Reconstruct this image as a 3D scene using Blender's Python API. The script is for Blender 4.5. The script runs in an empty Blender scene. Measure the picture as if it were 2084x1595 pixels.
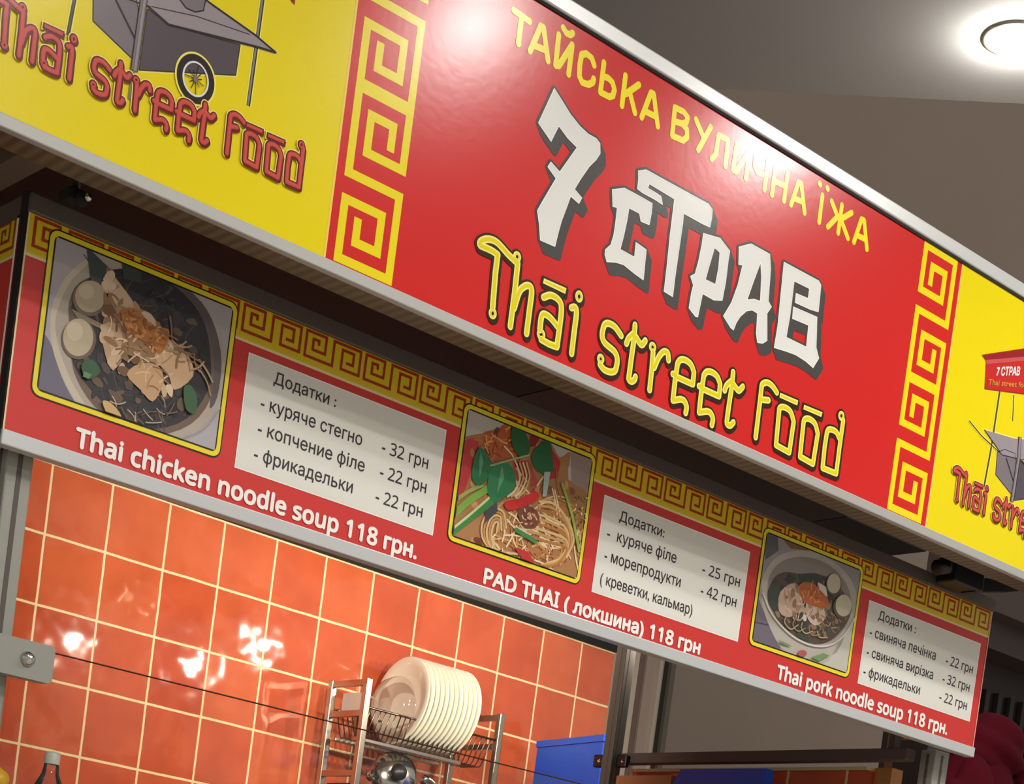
import bpy, bmesh, math, random, json
from mathutils import Vector, Matrix
from mathutils.geometry import tessellate_polygon, delaunay_2d_cdt
PI = math.pi
scene = bpy.context.scene
COL = scene.collection

# ------------------------------------------------------------------ camera
CAM = (0.0, 0.0, 0.90)
cd = bpy.data.cameras.new('camera'); cam = bpy.data.objects.new('camera', cd); COL.objects.link(cam)
Rt = Vector((0.7473269577, -0.6509206744, 0.1334342308)); Dn = Vector((0.0734849028, -0.1186190323, -0.9902168925)); Fw = Vector((0.6603804868, 0.7498211792, -0.0408143580))
mw = Matrix.Identity(4)
for i in range(3):
    mw[i][0] = Rt[i]; mw[i][1] = -Dn[i]; mw[i][2] = -Fw[i]; mw[i][3] = CAM[i]
cam.matrix_world = mw
cd.sensor_fit = 'HORIZONTAL'; cd.sensor_width = 36.0
cd.lens = 3818.178979 / 2084 * 36
cd.shift_x = (1042 - 1034.494) / 2084; cd.shift_y = (2204.693 - 797.5) / 2084
cd.clip_start = 0.05; cd.clip_end = 60
scene.camera = cam

# ------------------------------------------------------------------ exposure, world
vs = scene.view_settings
scene.display_settings.display_device = 'sRGB'
vs.view_transform = 'Standard'; vs.look = 'None'; vs.exposure = 0.0; vs.gamma = 1.0; vs.use_curve_mapping = False
w = bpy.data.worlds.new('hall_light'); scene.world = w; w.use_nodes = True
w.node_tree.nodes['Background'].inputs[0].default_value = (1.0, 0.975, 0.94, 1); w.node_tree.nodes['Background'].inputs[1].default_value = 0.40

def lin(c):
    c = c / 255.0
    return c / 12.92 if c <= 0.04045 else ((c + 0.055) / 1.055) ** 2.4
def L3(rgb): return tuple(lin(v) for v in rgb) + (1.0,)

def lamp(name, kind, loc, energy, color=(1, 0.94, 0.86), radius=0.05, target=None, angle=None, blend=0.5, size=None):
    d = bpy.data.lights.new(name, kind); d.energy = energy; d.color = color
    if kind in ('SPOT', 'POINT'): d.shadow_soft_size = radius
    if kind == 'SPOT': d.spot_size = math.radians(angle or 120); d.spot_blend = blend
    if kind == 'AREA': d.size = size or 0.3
    o = bpy.data.objects.new(name, d); COL.objects.link(o); o.location = loc
    if target is not None: o.rotation_euler = (Vector(target) - Vector(loc)).to_track_quat('-Z', 'Y').to_euler()
    return o

CEIL = 3.55
# ceiling downlights, the last three unseen and added as fill: (x, y, watts, spot angle); the fixture round each is built further down
DOWN = [(3.985, 3.10, 70, 150), (3.05, 1.02, 100, 150), (3.97, 1.33, 170, 150), (1.9, 0.6, 150, 150), (0.6, 0.3, 120, 150), (2.4, -1.4, 340, 150)]
for x, y, e, a in DOWN:
    lamp('downlight_beam', 'SPOT', (x, y, CEIL - 0.035), e, (1.0, 0.985, 0.96), 0.06, (x, y, 0), a, 0.6)
# unseen spots behind the menu board aimed at the tiled wall; first one added to brighten the plates
INNER = [(2.75, 3.77, 1.96, 3.5, 1.85, 40), (3.30, 3.77, 1.99, 3.05, 2.2, 26), (3.85, 3.77, 2.03, 3.9, 1.9, 18), (3.40, 3.95, 2.17, 4.4, 1.9, 12), (4.165, 3.77, 2.18, 3.5, 1.95, 16)]
for x, y, z, tx_, tz_, e in INNER:
    lamp('rail_spot_beam', 'SPOT', (x, y + 0.032, z), e, (1.0, 0.88, 0.72), 0.018, (tx_, 5.1, tz_), 150, 0.8)

# ------------------------------------------------------------------ materials
MATS = {}
def M(name, rgb, rough=0.5, metal=0.0, spec=0.5, noise=None, bump=None, emit=None, coat=0.0, aniso=None):
    """plain principled material; noise = (scale, amount) varies the colour, bump = (scale, strength)"""
    if name in MATS: return MATS[name]
    m = bpy.data.materials.new(name); m.use_nodes = True; nt = m.node_tree; b = nt.nodes['Principled BSDF']
    b.inputs['Base Color'].default_value = L3(rgb); b.inputs['Roughness'].default_value = rough; b.inputs['Metallic'].default_value = metal
    b.inputs['Specular IOR Level'].default_value = spec; b.inputs['Coat Weight'].default_value = coat
    if noise or bump:
        tc = nt.nodes.new('ShaderNodeTexCoord')
    if noise:
        n = nt.nodes.new('ShaderNodeTexNoise'); n.inputs['Scale'].default_value = noise[0]; n.inputs['Detail'].default_value = 4
        mx = nt.nodes.new('ShaderNodeMix'); mx.data_type = 'RGBA'
        mx.inputs['A'].default_value = tuple(v * (1 - noise[1]) for v in L3(rgb)[:3]) + (1,); mx.inputs['B'].default_value = tuple(min(1, v * (1 + noise[1])) for v in L3(rgb)[:3]) + (1,)
        nt.links.new(tc.outputs['Object'], n.inputs['Vector']); nt.links.new(n.outputs['Fac'], mx.inputs['Factor']); nt.links.new(mx.outputs['Result'], b.inputs['Base Color'])
    if bump:
        n2 = nt.nodes.new('ShaderNodeTexNoise'); n2.inputs['Scale'].default_value = bump[0]; n2.inputs['Detail'].default_value = 3
        bp = nt.nodes.new('ShaderNodeBump'); bp.inputs['Strength'].default_value = bump[1]; bp.inputs['Distance'].default_value = 0.002
        nt.links.new(tc.outputs['Object'], n2.inputs['Vector']); nt.links.new(n2.outputs['Fac'], bp.inputs['Height']); nt.links.new(bp.outputs['Normal'], b.inputs['Normal'])
    if emit:
        b.inputs['Emission Color'].default_value = L3(emit[0]); b.inputs['Emission Strength'].default_value = emit[1]
    MATS[name] = m
    return m
VIN = dict(rough=0.21, spec=0.36, bump=(60, 0.05))
RED = M('red_vinyl', (205, 36, 34), **VIN)
YEL = M('yellow_vinyl', (232, 212, 0), **VIN)
KEYY = M('key_yellow', (236, 216, 20), **VIN)
WHT = M('white_vinyl', (226, 226, 222), **VIN)
GREY = M('shadow_grey_vinyl', (72, 70, 68), **VIN)
DARK = M('dark_outline_vinyl', (52, 34, 20), **VIN)
CREAM = M('pale_yellow_vinyl', (246, 236, 130), **VIN)
LETY = M('letter_yellow_vinyl', (250, 232, 20), **VIN)
PINKRED = M('letter_red_vinyl', (196, 74, 68), **VIN)
DRED = M('letter_dark_red_vinyl', (104, 26, 22), **VIN)
PALE = M('halo_cream_vinyl', (240, 228, 130), **VIN)
MV = dict(rough=0.38, spec=0.45)
MRED = M('menu_red_print', (206, 52, 46), **MV)
MYEL = M('menu_yellow_print', (222, 194, 24), **MV)
MKEY = M('menu_key_red_print', (166, 50, 10), **MV)
MCREAM = M('menu_cream_print', (226, 214, 160), **MV)
MWHITE = M('menu_white_print', (246, 243, 236), **MV)
NOTE = M('menu_note_grey_print', (226, 224, 214), **MV)
INK = M('menu_ink_print', (50, 44, 50), **MV)
BLACKP = M('menu_black_print', (26, 24, 16), **MV)
FRY = M('menu_frame_yellow_print', (238, 218, 40), **MV)
ALU = M('brushed_aluminium', (178, 178, 172), 0.34, 0.85, bump=(90, 0.04))
ALUP = M('satin_aluminium_rail', (206, 208, 207), 0.32, 0.25)
GREYP = M('grey_powder_coat', (150, 150, 140), 0.45, 0.2)
DGREY = M('dark_grey_powder_coat', (84, 76, 69), 0.6, 0.0)
BROWNSHADEMET = M('brown_grey_metal', (98, 88, 80), 0.5, 0.3)  # brown beams, and aluminium top rails with their shade put into the colour
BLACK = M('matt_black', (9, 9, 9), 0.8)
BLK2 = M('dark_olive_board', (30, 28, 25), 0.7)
BLKG = M('black_plastic', (24, 22, 24), 0.35)
CHROME = M('polished_steel', (205, 203, 198), 0.15, 1.0)
STEEL = M('rack_steel', (190, 178, 160), 0.28, 1.0)
WIRE = M('rack_wire_steel', (120, 108, 98), 0.3, 1.0)
PLATE = M('cream_porcelain', (238, 236, 218), 0.18, coat=0.4)
WHITEP = M('white_plastic', (232, 230, 222), 0.35)
BLUE = M('blue_plastic', (12, 78, 205), 0.35, noise=(6, 0.08))
CARD = M('brown_cardboard', (188, 128, 88), 0.8, noise=(30, 0.1))
WOOD = M('orange_wood', (190, 128, 62), 0.5, noise=(18, 0.15))
DWOOD = M('dark_brown_wood', (66, 50, 42), 0.55, noise=(8, 0.15))
WALLF = M('brown_grey_paint', (164, 145, 129), 0.85, noise=(1.2, 0.06))
CEILM = M('grey_ceiling_paint', (222, 222, 220), 0.8, noise=(60, 0.03))
FLOORM = M('beige_floor_stone', (190, 178, 162), 0.35, noise=(4, 0.08))
LILAC = M('cart_light_grey', (150, 140, 146), **VIN)
LILACD = M('cart_mid_grey', (122, 112, 118), **VIN)
LILACDD = M('cart_dark_grey', (84, 75, 82), **VIN)
CLINE = M('cart_line_dark', (40, 30, 36), **VIN)
CPOLE = M('cart_pole_olive', (84, 80, 40), **VIN)
CPOLEG = M('cart_pole_grey', (130, 126, 110), **VIN)
MAROON = M('maroon_quilted_cloth', (84, 2, 22), 0.9, spec=0.2, noise=(14, 0.18), bump=(40, 0.5))

def glassmat(name, tint, gloss):
    m = bpy.data.materials.new(name); m.use_nodes = True; nt = m.node_tree; nt.nodes.clear()
    out = nt.nodes.new('ShaderNodeOutputMaterial'); t = nt.nodes.new('ShaderNodeBsdfTransparent'); g = nt.nodes.new('ShaderNodeBsdfGlossy')
    mx = nt.nodes.new('ShaderNodeMixShader'); fr = nt.nodes.new('ShaderNodeFresnel'); fr.inputs['IOR'].default_value = gloss
    t.inputs['Color'].default_value = tint; g.inputs['Roughness'].default_value = 0.02
    nt.links.new(fr.outputs['Fac'], mx.inputs['Fac']); nt.links.new(t.outputs[0], mx.inputs[1]); nt.links.new(g.outputs[0], mx.inputs[2]); nt.links.new(mx.outputs[0], out.inputs['Surface'])
    return m
GLASS = glassmat('clear_glass', (0.97, 0.96, 0.93, 1), 1.28)
GLASSE = M('glass_edge_dark', (84, 40, 30), 0.2)
CLEAR = glassmat('clear_plastic', (0.93, 0.93, 0.94, 1), 1.7)

def tilemat():
    m = bpy.data.materials.new('glazed_orange_tile'); m.use_nodes = True; nt = m.node_tree; b = nt.nodes['Principled BSDF']; N = nt.nodes.new; LK = nt.links.new
    tc = N('ShaderNodeTexCoord'); sp = N('ShaderNodeSeparateXYZ'); cb = N('ShaderNodeCombineXYZ')
    LK(tc.outputs['Object'], sp.inputs[0]); LK(sp.outputs['X'], cb.inputs['X']); LK(sp.outputs['Z'], cb.inputs['Y'])
    # hand-laid wobble of the joints
    wob = N('ShaderNodeTexNoise'); wob.inputs['Scale'].default_value = 9; LK(cb.outputs[0], wob.inputs['Vector'])
    ws = N('ShaderNodeVectorMath'); ws.operation = 'SUBTRACT'; ws.inputs[1].default_value = (.5, .5, .5); LK(wob.outputs['Color'], ws.inputs[0])
    wm = N('ShaderNodeVectorMath'); wm.operation = 'SCALE'; wm.inputs['Scale'].default_value = 0.004; LK(ws.outputs[0], wm.inputs[0])
    ad = N('ShaderNodeVectorMath'); LK(cb.outputs[0], ad.inputs[0]); LK(wm.outputs[0], ad.inputs[1])
    br = N('ShaderNodeTexBrick'); br.offset = 0; br.squash = 1
    br.inputs['Scale'].default_value = 1; br.inputs['Brick Width'].default_value = 0.1976; br.inputs['Row Height'].default_value = 0.1976
    br.inputs['Mortar Size'].default_value = 0.0046; br.inputs['Mortar Smooth'].default_value = 0.3; br.inputs['Bias'].default_value = 0
    br.inputs['Color1'].default_value = L3((206, 102, 64)); br.inputs['Color2'].default_value = L3((190, 82, 52)); br.inputs['Mortar'].default_value = L3((240, 214, 168))
    LK(ad.outputs[0], br.inputs['Vector'])
    cl = N('ShaderNodeTexNoise'); cl.inputs['Scale'].default_value = 7; cl.inputs['Detail'].default_value = 5; LK(cb.outputs[0], cl.inputs['Vector'])
    cr = N('ShaderNodeMix'); cr.data_type = 'RGBA'; cr.blend_type = 'OVERLAY'; cr.inputs['Factor'].default_value = 0.35
    LK(br.outputs['Color'], cr.inputs['A']); LK(cl.outputs['Fac'], cr.inputs['B']); LK(cr.outputs['Result'], b.inputs['Base Color'])
    rr = N('ShaderNodeMapRange'); rr.inputs['To Min'].default_value = 0.07; rr.inputs['To Max'].default_value = 0.7; LK(br.outputs['Fac'], rr.inputs['Value']); LK(rr.outputs[0], b.inputs['Roughness'])
    # uneven glaze: slow waves, stronger towards tile edges
    n1 = N('ShaderNodeTexNoise'); n1.inputs['Scale'].default_value = 10; n1.inputs['Detail'].default_value = 1; LK(cb.outputs[0], n1.inputs['Vector'])
    iv = N('ShaderNodeMath'); iv.operation = 'MULTIPLY_ADD'; iv.inputs[1].default_value = -0.8; LK(br.outputs['Fac'], iv.inputs[0]); LK(n1.outputs['Fac'], iv.inputs[2])
    bp = N('ShaderNodeBump'); bp.inputs['Strength'].default_value = 0.55; bp.inputs['Distance'].default_value = 0.006; LK(iv.outputs[0], bp.inputs['Height']); LK(bp.outputs['Normal'], b.inputs['Normal'])
    b.inputs['Coat Weight'].default_value = 0.3; b.inputs['Coat Roughness'].default_value = 0.04
    return m
TILE = tilemat()

def reflstripemat():  # striped brown reflection in the rail underside, painted as colour
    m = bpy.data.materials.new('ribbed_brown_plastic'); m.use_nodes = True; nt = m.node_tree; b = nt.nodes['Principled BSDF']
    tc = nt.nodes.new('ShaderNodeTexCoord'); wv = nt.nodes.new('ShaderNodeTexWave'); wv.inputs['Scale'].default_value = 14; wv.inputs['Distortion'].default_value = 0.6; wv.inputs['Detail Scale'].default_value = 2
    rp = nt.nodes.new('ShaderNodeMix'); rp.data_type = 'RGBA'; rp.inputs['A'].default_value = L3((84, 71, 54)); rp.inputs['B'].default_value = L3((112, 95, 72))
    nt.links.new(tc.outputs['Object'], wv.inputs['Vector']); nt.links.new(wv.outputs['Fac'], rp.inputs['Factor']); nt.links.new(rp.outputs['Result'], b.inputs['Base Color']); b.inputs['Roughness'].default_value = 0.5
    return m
REFLSTRIPE = reflstripemat()

# ------------------------------------------------------------------ object helpers
def tag(o, label=None, cat=None, group=None, kind=None):
    if label: o['label'] = label
    if cat: o['category'] = cat
    if group: o['group'] = group
    if kind: o['kind'] = kind
    return o
def empty(name, loc, label, cat, group=None):
    o = bpy.data.objects.new(name, None); COL.objects.link(o); o.location = loc; o.empty_display_size = 0.05
    return tag(o, label, cat, group)
def copy_tree(o, parent=None):
    c = o.copy(); COL.objects.link(c); c.parent = parent
    for ch in list(o.children): copy_tree(ch, c)
    return c

class MB:
    """collects shapes in world coordinates; build() makes ONE mesh object"""
    def __init__(s): s.v = []; s.f = []; s.m = []; s.mats = []; s.sm = []
    def mi(s, mat):
        if mat not in s.mats: s.mats.append(mat)
        return s.mats.index(mat)
    def add(s, vs_, fs, mat, smooth=False):
        o = len(s.v); k = s.mi(mat); s.v += [tuple(p) for p in vs_]
        for f in fs: s.f.append([i + o for i in f]); s.m.append(k); s.sm.append(smooth)
    def box(s, x0, x1, y0, y1, z0, z1, mat, bevel=0.0):
        if bevel <= 0:
            v = [(x, y, z) for x in (x0, x1) for y in (y0, y1) for z in (z0, z1)]
            s.add(v, [(0, 1, 3, 2), (4, 6, 7, 5), (0, 4, 5, 1), (2, 3, 7, 6), (0, 2, 6, 4), (1, 5, 7, 3)], mat)
        else:
            bm = bmesh.new(); bmesh.ops.create_cube(bm, size=1)
            for q in bm.verts: q.co = Vector(((x0 + x1) / 2 + q.co.x * (x1 - x0), (y0 + y1) / 2 + q.co.y * (y1 - y0), (z0 + z1) / 2 + q.co.z * (z1 - z0)))
            bmesh.ops.bevel(bm, geom=bm.edges[:], offset=bevel, segments=2, affect='EDGES', profile=0.5)
            s.frombm(bm, mat)
        return s
    def frombm(s, bm, mat, smooth=False):
        bm.verts.ensure_lookup_table(); s.add([q.co[:] for q in bm.verts], [[q.index for q in f.verts] for f in bm.faces], mat, smooth); bm.free()
    def tube(s, pts, r, mat, n=10, cap=True):
        pts = [Vector(p) for p in pts]; rings = []
        for i, p in enumerate(pts):
            d = (pts[min(i + 1, len(pts) - 1)] - pts[max(i - 1, 0)]).normalized(); a = Vector((0, 0, 1)) if abs(d.z) < 0.9 else Vector((1, 0, 0))
            u = d.cross(a).normalized(); v = d.cross(u)
            rr = r[i] if isinstance(r, (list, tuple)) else r
            rings.append([p + (u * math.cos(2 * PI * k / n) + v * math.sin(2 * PI * k / n)) * rr for k in range(n)])
        vs_ = [q for R_ in rings for q in R_]; fs = []
        for i in range(len(pts) - 1):
            for k in range(n): fs.append((i * n + k, i * n + (k + 1) % n, (i + 1) * n + (k + 1) % n, (i + 1) * n + k))
        if cap: fs += [tuple(range(n - 1, -1, -1)), tuple(range((len(pts) - 1) * n, len(pts) * n))]
        s.add(vs_, fs, mat, True); return s
    def lathe(s, prof, mat, org, axis=(0, 0, 1), n=40):
        """prof = [(radius, height)] turned about axis through org"""
        ax = Vector(axis).normalized(); a = Vector((0, 0, 1)) if abs(ax.z) < 0.9 else Vector((1, 0, 0)); u = ax.cross(a).normalized(); v = ax.cross(u); org = Vector(org)
        vs_ = []; fs = []
        for r, h in prof:
            for k in range(n): vs_.append(org + ax * h + (u * math.cos(2 * PI * k / n) + v * math.sin(2 * PI * k / n)) * r)
        for i in range(len(prof) - 1):
            for k in range(n): fs.append((i * n + k, (i + 1) * n + k, (i + 1) * n + (k + 1) % n, i * n + (k + 1) % n))
        s.add(vs_, fs, mat, True); return s
    def prism(s, poly, axis, a0, a1, mat):
        """poly of 2-D points extruded along axis 'x','y' or 'z' from a0 to a1"""
        def P(p, a):
            return {'x': (a, p[0], p[1]), 'y': (p[0], a, p[1]), 'z': (p[0], p[1], a)}[axis]
        n = len(poly); vs_ = [P(p, a0) for p in poly] + [P(p, a1) for p in poly]
        s.add(vs_, [tuple(range(n)), tuple(range(2 * n - 1, n - 1, -1))] + [(i, i + n, (i + 1) % n + n, (i + 1) % n) for i in range(n)], mat); return s
    def build(s, name, parent=None, label=None, cat=None, group=None, kind=None, origin=None, fix=True):
        me = bpy.data.meshes.new(name)
        org = Vector(origin) if origin is not None else Vector((0, 0, 0))
        if origin is None and parent is None and s.v:
            xs = [p[0] for p in s.v]; ys = [p[1] for p in s.v]; zs = [p[2] for p in s.v]
            org = Vector(((min(xs) + max(xs)) / 2, (min(ys) + max(ys)) / 2, min(zs)))
        base = parent_world(parent) if parent else Vector((0, 0, 0))
        if parent and origin is None: org = base
        me.from_pydata([tuple(Vector(p) - org) for p in s.v], [], s.f)
        for mt in s.mats: me.materials.append(mt)
        for p, k, sm in zip(me.polygons, s.m, s.sm): p.material_index = k; p.use_smooth = sm
        if fix:
            bm = bmesh.new(); bm.from_mesh(me); bmesh.ops.recalc_face_normals(bm, faces=bm.faces[:]); bm.to_mesh(me); bm.free()
        me.update()
        o = bpy.data.objects.new(name, me); COL.objects.link(o)
        if parent: o.parent = parent
        o.location = org - base
        return tag(o, label, cat, group, kind)
def parent_world(o):
    p = Vector((0, 0, 0))
    while o: p = p + Vector(o.location); o = o.parent
    return p

def smooth_pts(pts, n=5, closed=False):
    P = [Vector(p) for p in pts]
    if len(P) < 3: return [tuple(p) for p in P]
    out = []; N_ = len(P); rng = N_ if closed else N_ - 1
    for i in range(rng):
        p0 = P[i - 1] if (i or closed) else P[0] * 2 - P[1]; p1 = P[i]; p2 = P[(i + 1) % N_]
        p3 = P[(i + 2) % N_] if (closed or i + 2 < N_) else P[-1] * 2 - P[-2]
        for k in range(n):
            t = k / n
            out.append(tuple(0.5 * ((2 * p1) + (p2 - p0) * t + (2 * p0 - 5 * p1 + 4 * p2 - p3) * t * t + (3 * p1 - p0 - 3 * p2 + p3) * t ** 3)))
    if not closed: out.append(tuple(P[-1]))
    return out

def clip(poly, r):
    x0, x1, z0, z1 = r
    for ax, lim, sg in ((0, x0, 1), (0, x1, -1), (1, z0, 1), (1, z1, -1)):
        out = []
        for i in range(len(poly)):
            a, b = poly[i - 1], poly[i]; da, db = (a[ax] - lim) * sg, (b[ax] - lim) * sg
            if (da >= 0) != (db >= 0):
                t = da / (da - db); out.append((a[0] + (b[0] - a[0]) * t, a[1] + (b[1] - a[1]) * t))
            if db >= 0: out.append(b)
        poly = out
        if len(poly) < 3: return []
    return poly

class Art(MB):
    """printed art on a vertical board: (x, z) shapes merged per layer, thin layers in front of the plane y"""
    STEP = 0.00025
    def __init__(s, y, facing='y', rect=None): super().__init__(); s.y = y; s.facing = facing; s.rect = rect; s.prims = {}
    def P(s, p, k):
        d = s.y - s.STEP * (k + 1)
        return (p[0], d, p[1]) if s.facing == 'y' else (d, p[0], p[1])
    def raw(s, pts, mat, k): s.prims.setdefault((k, mat.name), [mat, []])[1].append([(p[0], p[1]) for p in pts])
    def poly(s, pts, mat, k=0, holes=()):
        if s.rect and not holes:
            pts = clip(list(pts), s.rect)
            if len(pts) < 3: return
        loops = [[Vector((p[0], p[1], 0)) for p in pts]] + [[Vector((p[0], p[1], 0)) for p in h] for h in holes]
        flat = [p for lp in loops for p in lp]
        if len(flat) <= 4: s.raw([(p.x, p.y) for p in flat], mat, k); return
        for t in tessellate_polygon(loops): s.raw([(flat[i].x, flat[i].y) for i in t], mat, k)
    def quad(s, x0, x1, z0, z1, mat, k=0): s.poly([(x0, z0), (x1, z0), (x1, z1), (x0, z1)], mat, k)
    def disc(s, c, rx, rz, mat, k=0, n=14): s.convex([(c[0] + rx * math.cos(2 * PI * i / n), c[1] + rz * math.sin(2 * PI * i / n)) for i in range(n)], mat, k)
    def convex(s, pts, mat, k):
        if s.rect: pts = clip(list(pts), s.rect)
        if len(pts) > 2: s.raw(pts, mat, k)
    def stroke(s, pts, wd, mat, k=0, closed=False, cap='round'):
        pts = list(pts); n = len(pts)
        for i in range(n if closed else n - 1):
            a = Vector(pts[i]); b = Vector(pts[(i + 1) % n]); d = b - a
            if d.length < 1e-6: continue
            q = Vector((-d.y, d.x)).normalized() * wd / 2
            s.convex([tuple(a - q), tuple(b - q), tuple(b + q), tuple(a + q)], mat, k)
        for i in range(n):
            if cap == 'round' or 0 < i < n - 1: s.disc(pts[i], wd / 2, wd / 2, mat, k, 10)
    def mitre(s, pts, wd, mat, k=0):
        """right-angled key line, square corners"""
        h = wd / 2
        for i in range(len(pts) - 1):
            a, b = pts[i], pts[i + 1]
            x0, x1 = sorted((a[0], b[0])); z0, z1 = sorted((a[1], b[1]))
            s.convex([(x0 - h, z0 - h), (x1 + h, z0 - h), (x1 + h, z1 + h), (x0 - h, z1 + h)], mat, k)
    def ring(s, c, rx, rz, wd, mat, k=0, n=20):
        o = [(c[0] + rx * math.cos(2 * PI * i / n), c[1] + rz * math.sin(2 * PI * i / n)) for i in range(n)]
        h = [(c[0] + (rx - wd) * math.cos(2 * PI * i / n), c[1] + (rz - wd) * math.sin(2 * PI * i / n)) for i in range(n)]
        for i in range(n): s.convex([o[i], o[(i + 1) % n], h[(i + 1) % n], h[i]], mat, k)
    def text(s, body, x0, x1, zb, cap, mat, k=0, bold=0.0, style=None, slope=0.0):
        # sans-serif glyphs for Latin letters and digits live in the mathematical alphabets
        if style:
            A0, a0, d0 = {'sans': (0x1D5A0, 0x1D5BA, 0x1D7E2), 'bold': (0x1D5D4, 0x1D5EE, 0x1D7EC)}[style]
            body = ''.join(chr(A0 + ord(c) - 65) if 'A' <= c <= 'Z' else chr(a0 + ord(c) - 97) if 'a' <= c <= 'z' else chr(d0 + ord(c) - 48) if '0' <= c <= '9' else c for c in body)
        c = bpy.data.curves.new('txt', 'FONT'); c.body = body; c.size = 1; c.resolution_u = 3; c.fill_mode = 'NONE'
        o = bpy.data.objects.new('txt', c); COL.objects.link(o); bpy.context.view_layer.update()
        me = bpy.data.meshes.new_from_object(o.evaluated_get(bpy.context.evaluated_depsgraph_get()))
        V = [v.co.copy() for v in me.vertices]; nx = {}
        for e in me.edges: nx.setdefault(e.vertices[0], []).append(e.vertices[1]); nx.setdefault(e.vertices[1], []).append(e.vertices[0])
        loops = []; seen = set()
        for i in range(len(V)):
            if i in seen or len(nx.get(i, ())) != 2: continue
            lp = [i]; seen.add(i); cur = i + 1 if i + 1 in nx[i] else nx[i][0]
            while cur not in seen:
                lp.append(cur); seen.add(cur); n_ = [q for q in nx[cur] if q not in seen]
                if not n_: break
                cur = n_[0]
            if len(lp) > 2: loops.append(lp)
        bpy.data.objects.remove(o); bpy.data.curves.remove(c); bpy.data.meshes.remove(me)
        xs = [v.x for v in V]; a, b = min(xs), max(xs); sx = (x1 - x0) / (b - a); sz = cap / 0.729
        Q = [(x0 + (v.x - a) * sx, zb + v.y * sz + slope * (v.x - a) * sx) for v in V]
        K = 1000.0; vv = []; ed = []
        for lp in loops:
            o_ = len(vv); vv += [Vector((Q[i][0] * K, Q[i][1] * K)) for i in lp]; ed += [(o_ + j, o_ + (j + 1) % len(lp)) for j in range(len(lp))]
        cv, ce_, cf, *_ = delaunay_2d_cdt(vv, ed, [], 0, 1e-4)
        L = [[(Q[i][0] * K, Q[i][1] * K) for i in lp] for lp in loops]
        bb = [(min(p[0] for p in l), max(p[0] for p in l), min(p[1] for p in l), max(p[1] for p in l)) for l in L]
        for f in cf:
            px = sum(cv[i].x for i in f) / len(f); pz = sum(cv[i].y for i in f) / len(f); wn = 0
            for l, q in zip(L, bb):
                if not (q[0] <= px <= q[1] and q[2] <= pz <= q[3]): continue
                for j in range(len(l)):
                    (xa, za), (xb, zb_) = l[j - 1], l[j]
                    if (za > pz) != (zb_ > pz) and px < (xb - xa) * (pz - za) / (zb_ - za) + xa: wn += 1 if zb_ > za else -1
            if wn: s.raw([(cv[i].x / K, cv[i].y / K) for i in f], mat, k)
        if bold > 0:
            for lp in loops:
                for j in range(len(lp)):
                    p_, q_ = Vector(Q[lp[j - 1]]), Vector(Q[lp[j]]); d = q_ - p_
                    if d.length < 1e-7: continue
                    u_ = Vector((-d.y, d.x)).normalized() * bold / 2
                    s.raw([tuple(p_ - u_), tuple(q_ - u_), tuple(q_ + u_), tuple(p_ + u_)], mat, k)
    def build(s, name, parent=None, **kw):
        K = 1000.0
        for (k, mn), (mat, polys) in s.prims.items():
            if len(polys) == 1: s.add([s.P(p, k) for p in polys[0]], [tuple(range(len(polys[0])))], mat); continue
            vv = []; ff = []
            for pl in polys:
                ar = sum(pl[i - 1][0] * pl[i][1] - pl[i][0] * pl[i - 1][1] for i in range(len(pl)))
                if abs(ar) < 1e-10: continue
                if ar < 0: pl = pl[::-1]
                ff.append(list(range(len(vv), len(vv) + len(pl)))); vv += [Vector((p[0] * K, p[1] * K)) for p in pl]
            if not ff: continue
            cv, ce_, cf, _a, _b, of_ = delaunay_2d_cdt(vv, [], ff, 0, 1e-4)
            ok = []
            for f, q in zip(cf, of_):
                px = sum(cv[i].x for i in f) / len(f); pz = sum(cv[i].y for i in f) / len(f)
                for g in q:
                    pl = ff[g]; n_ = len(pl)
                    if all((vv[pl[(j + 1) % n_]].x - vv[pl[j]].x) * (pz - vv[pl[j]].y) - (vv[pl[(j + 1) % n_]].y - vv[pl[j]].y) * (px - vv[pl[j]].x) > -1e-3 for j in range(n_)): ok.append(f); break
            cf = ok
            s.add([s.P((v.x / K, v.y / K), k) for v in cv], [tuple(f) for f in cf], mat)
        n = Vector((0, -1, 0)) if s.facing == 'y' else Vector((-1, 0, 0)); V = [Vector(p) for p in s.v]
        for f in s.f:
            if (V[f[1]] - V[f[0]]).cross(V[f[2]] - V[f[0]]).dot(n) < 0: f.reverse()
        return super().build(name, parent, fix=False, **kw)

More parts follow.
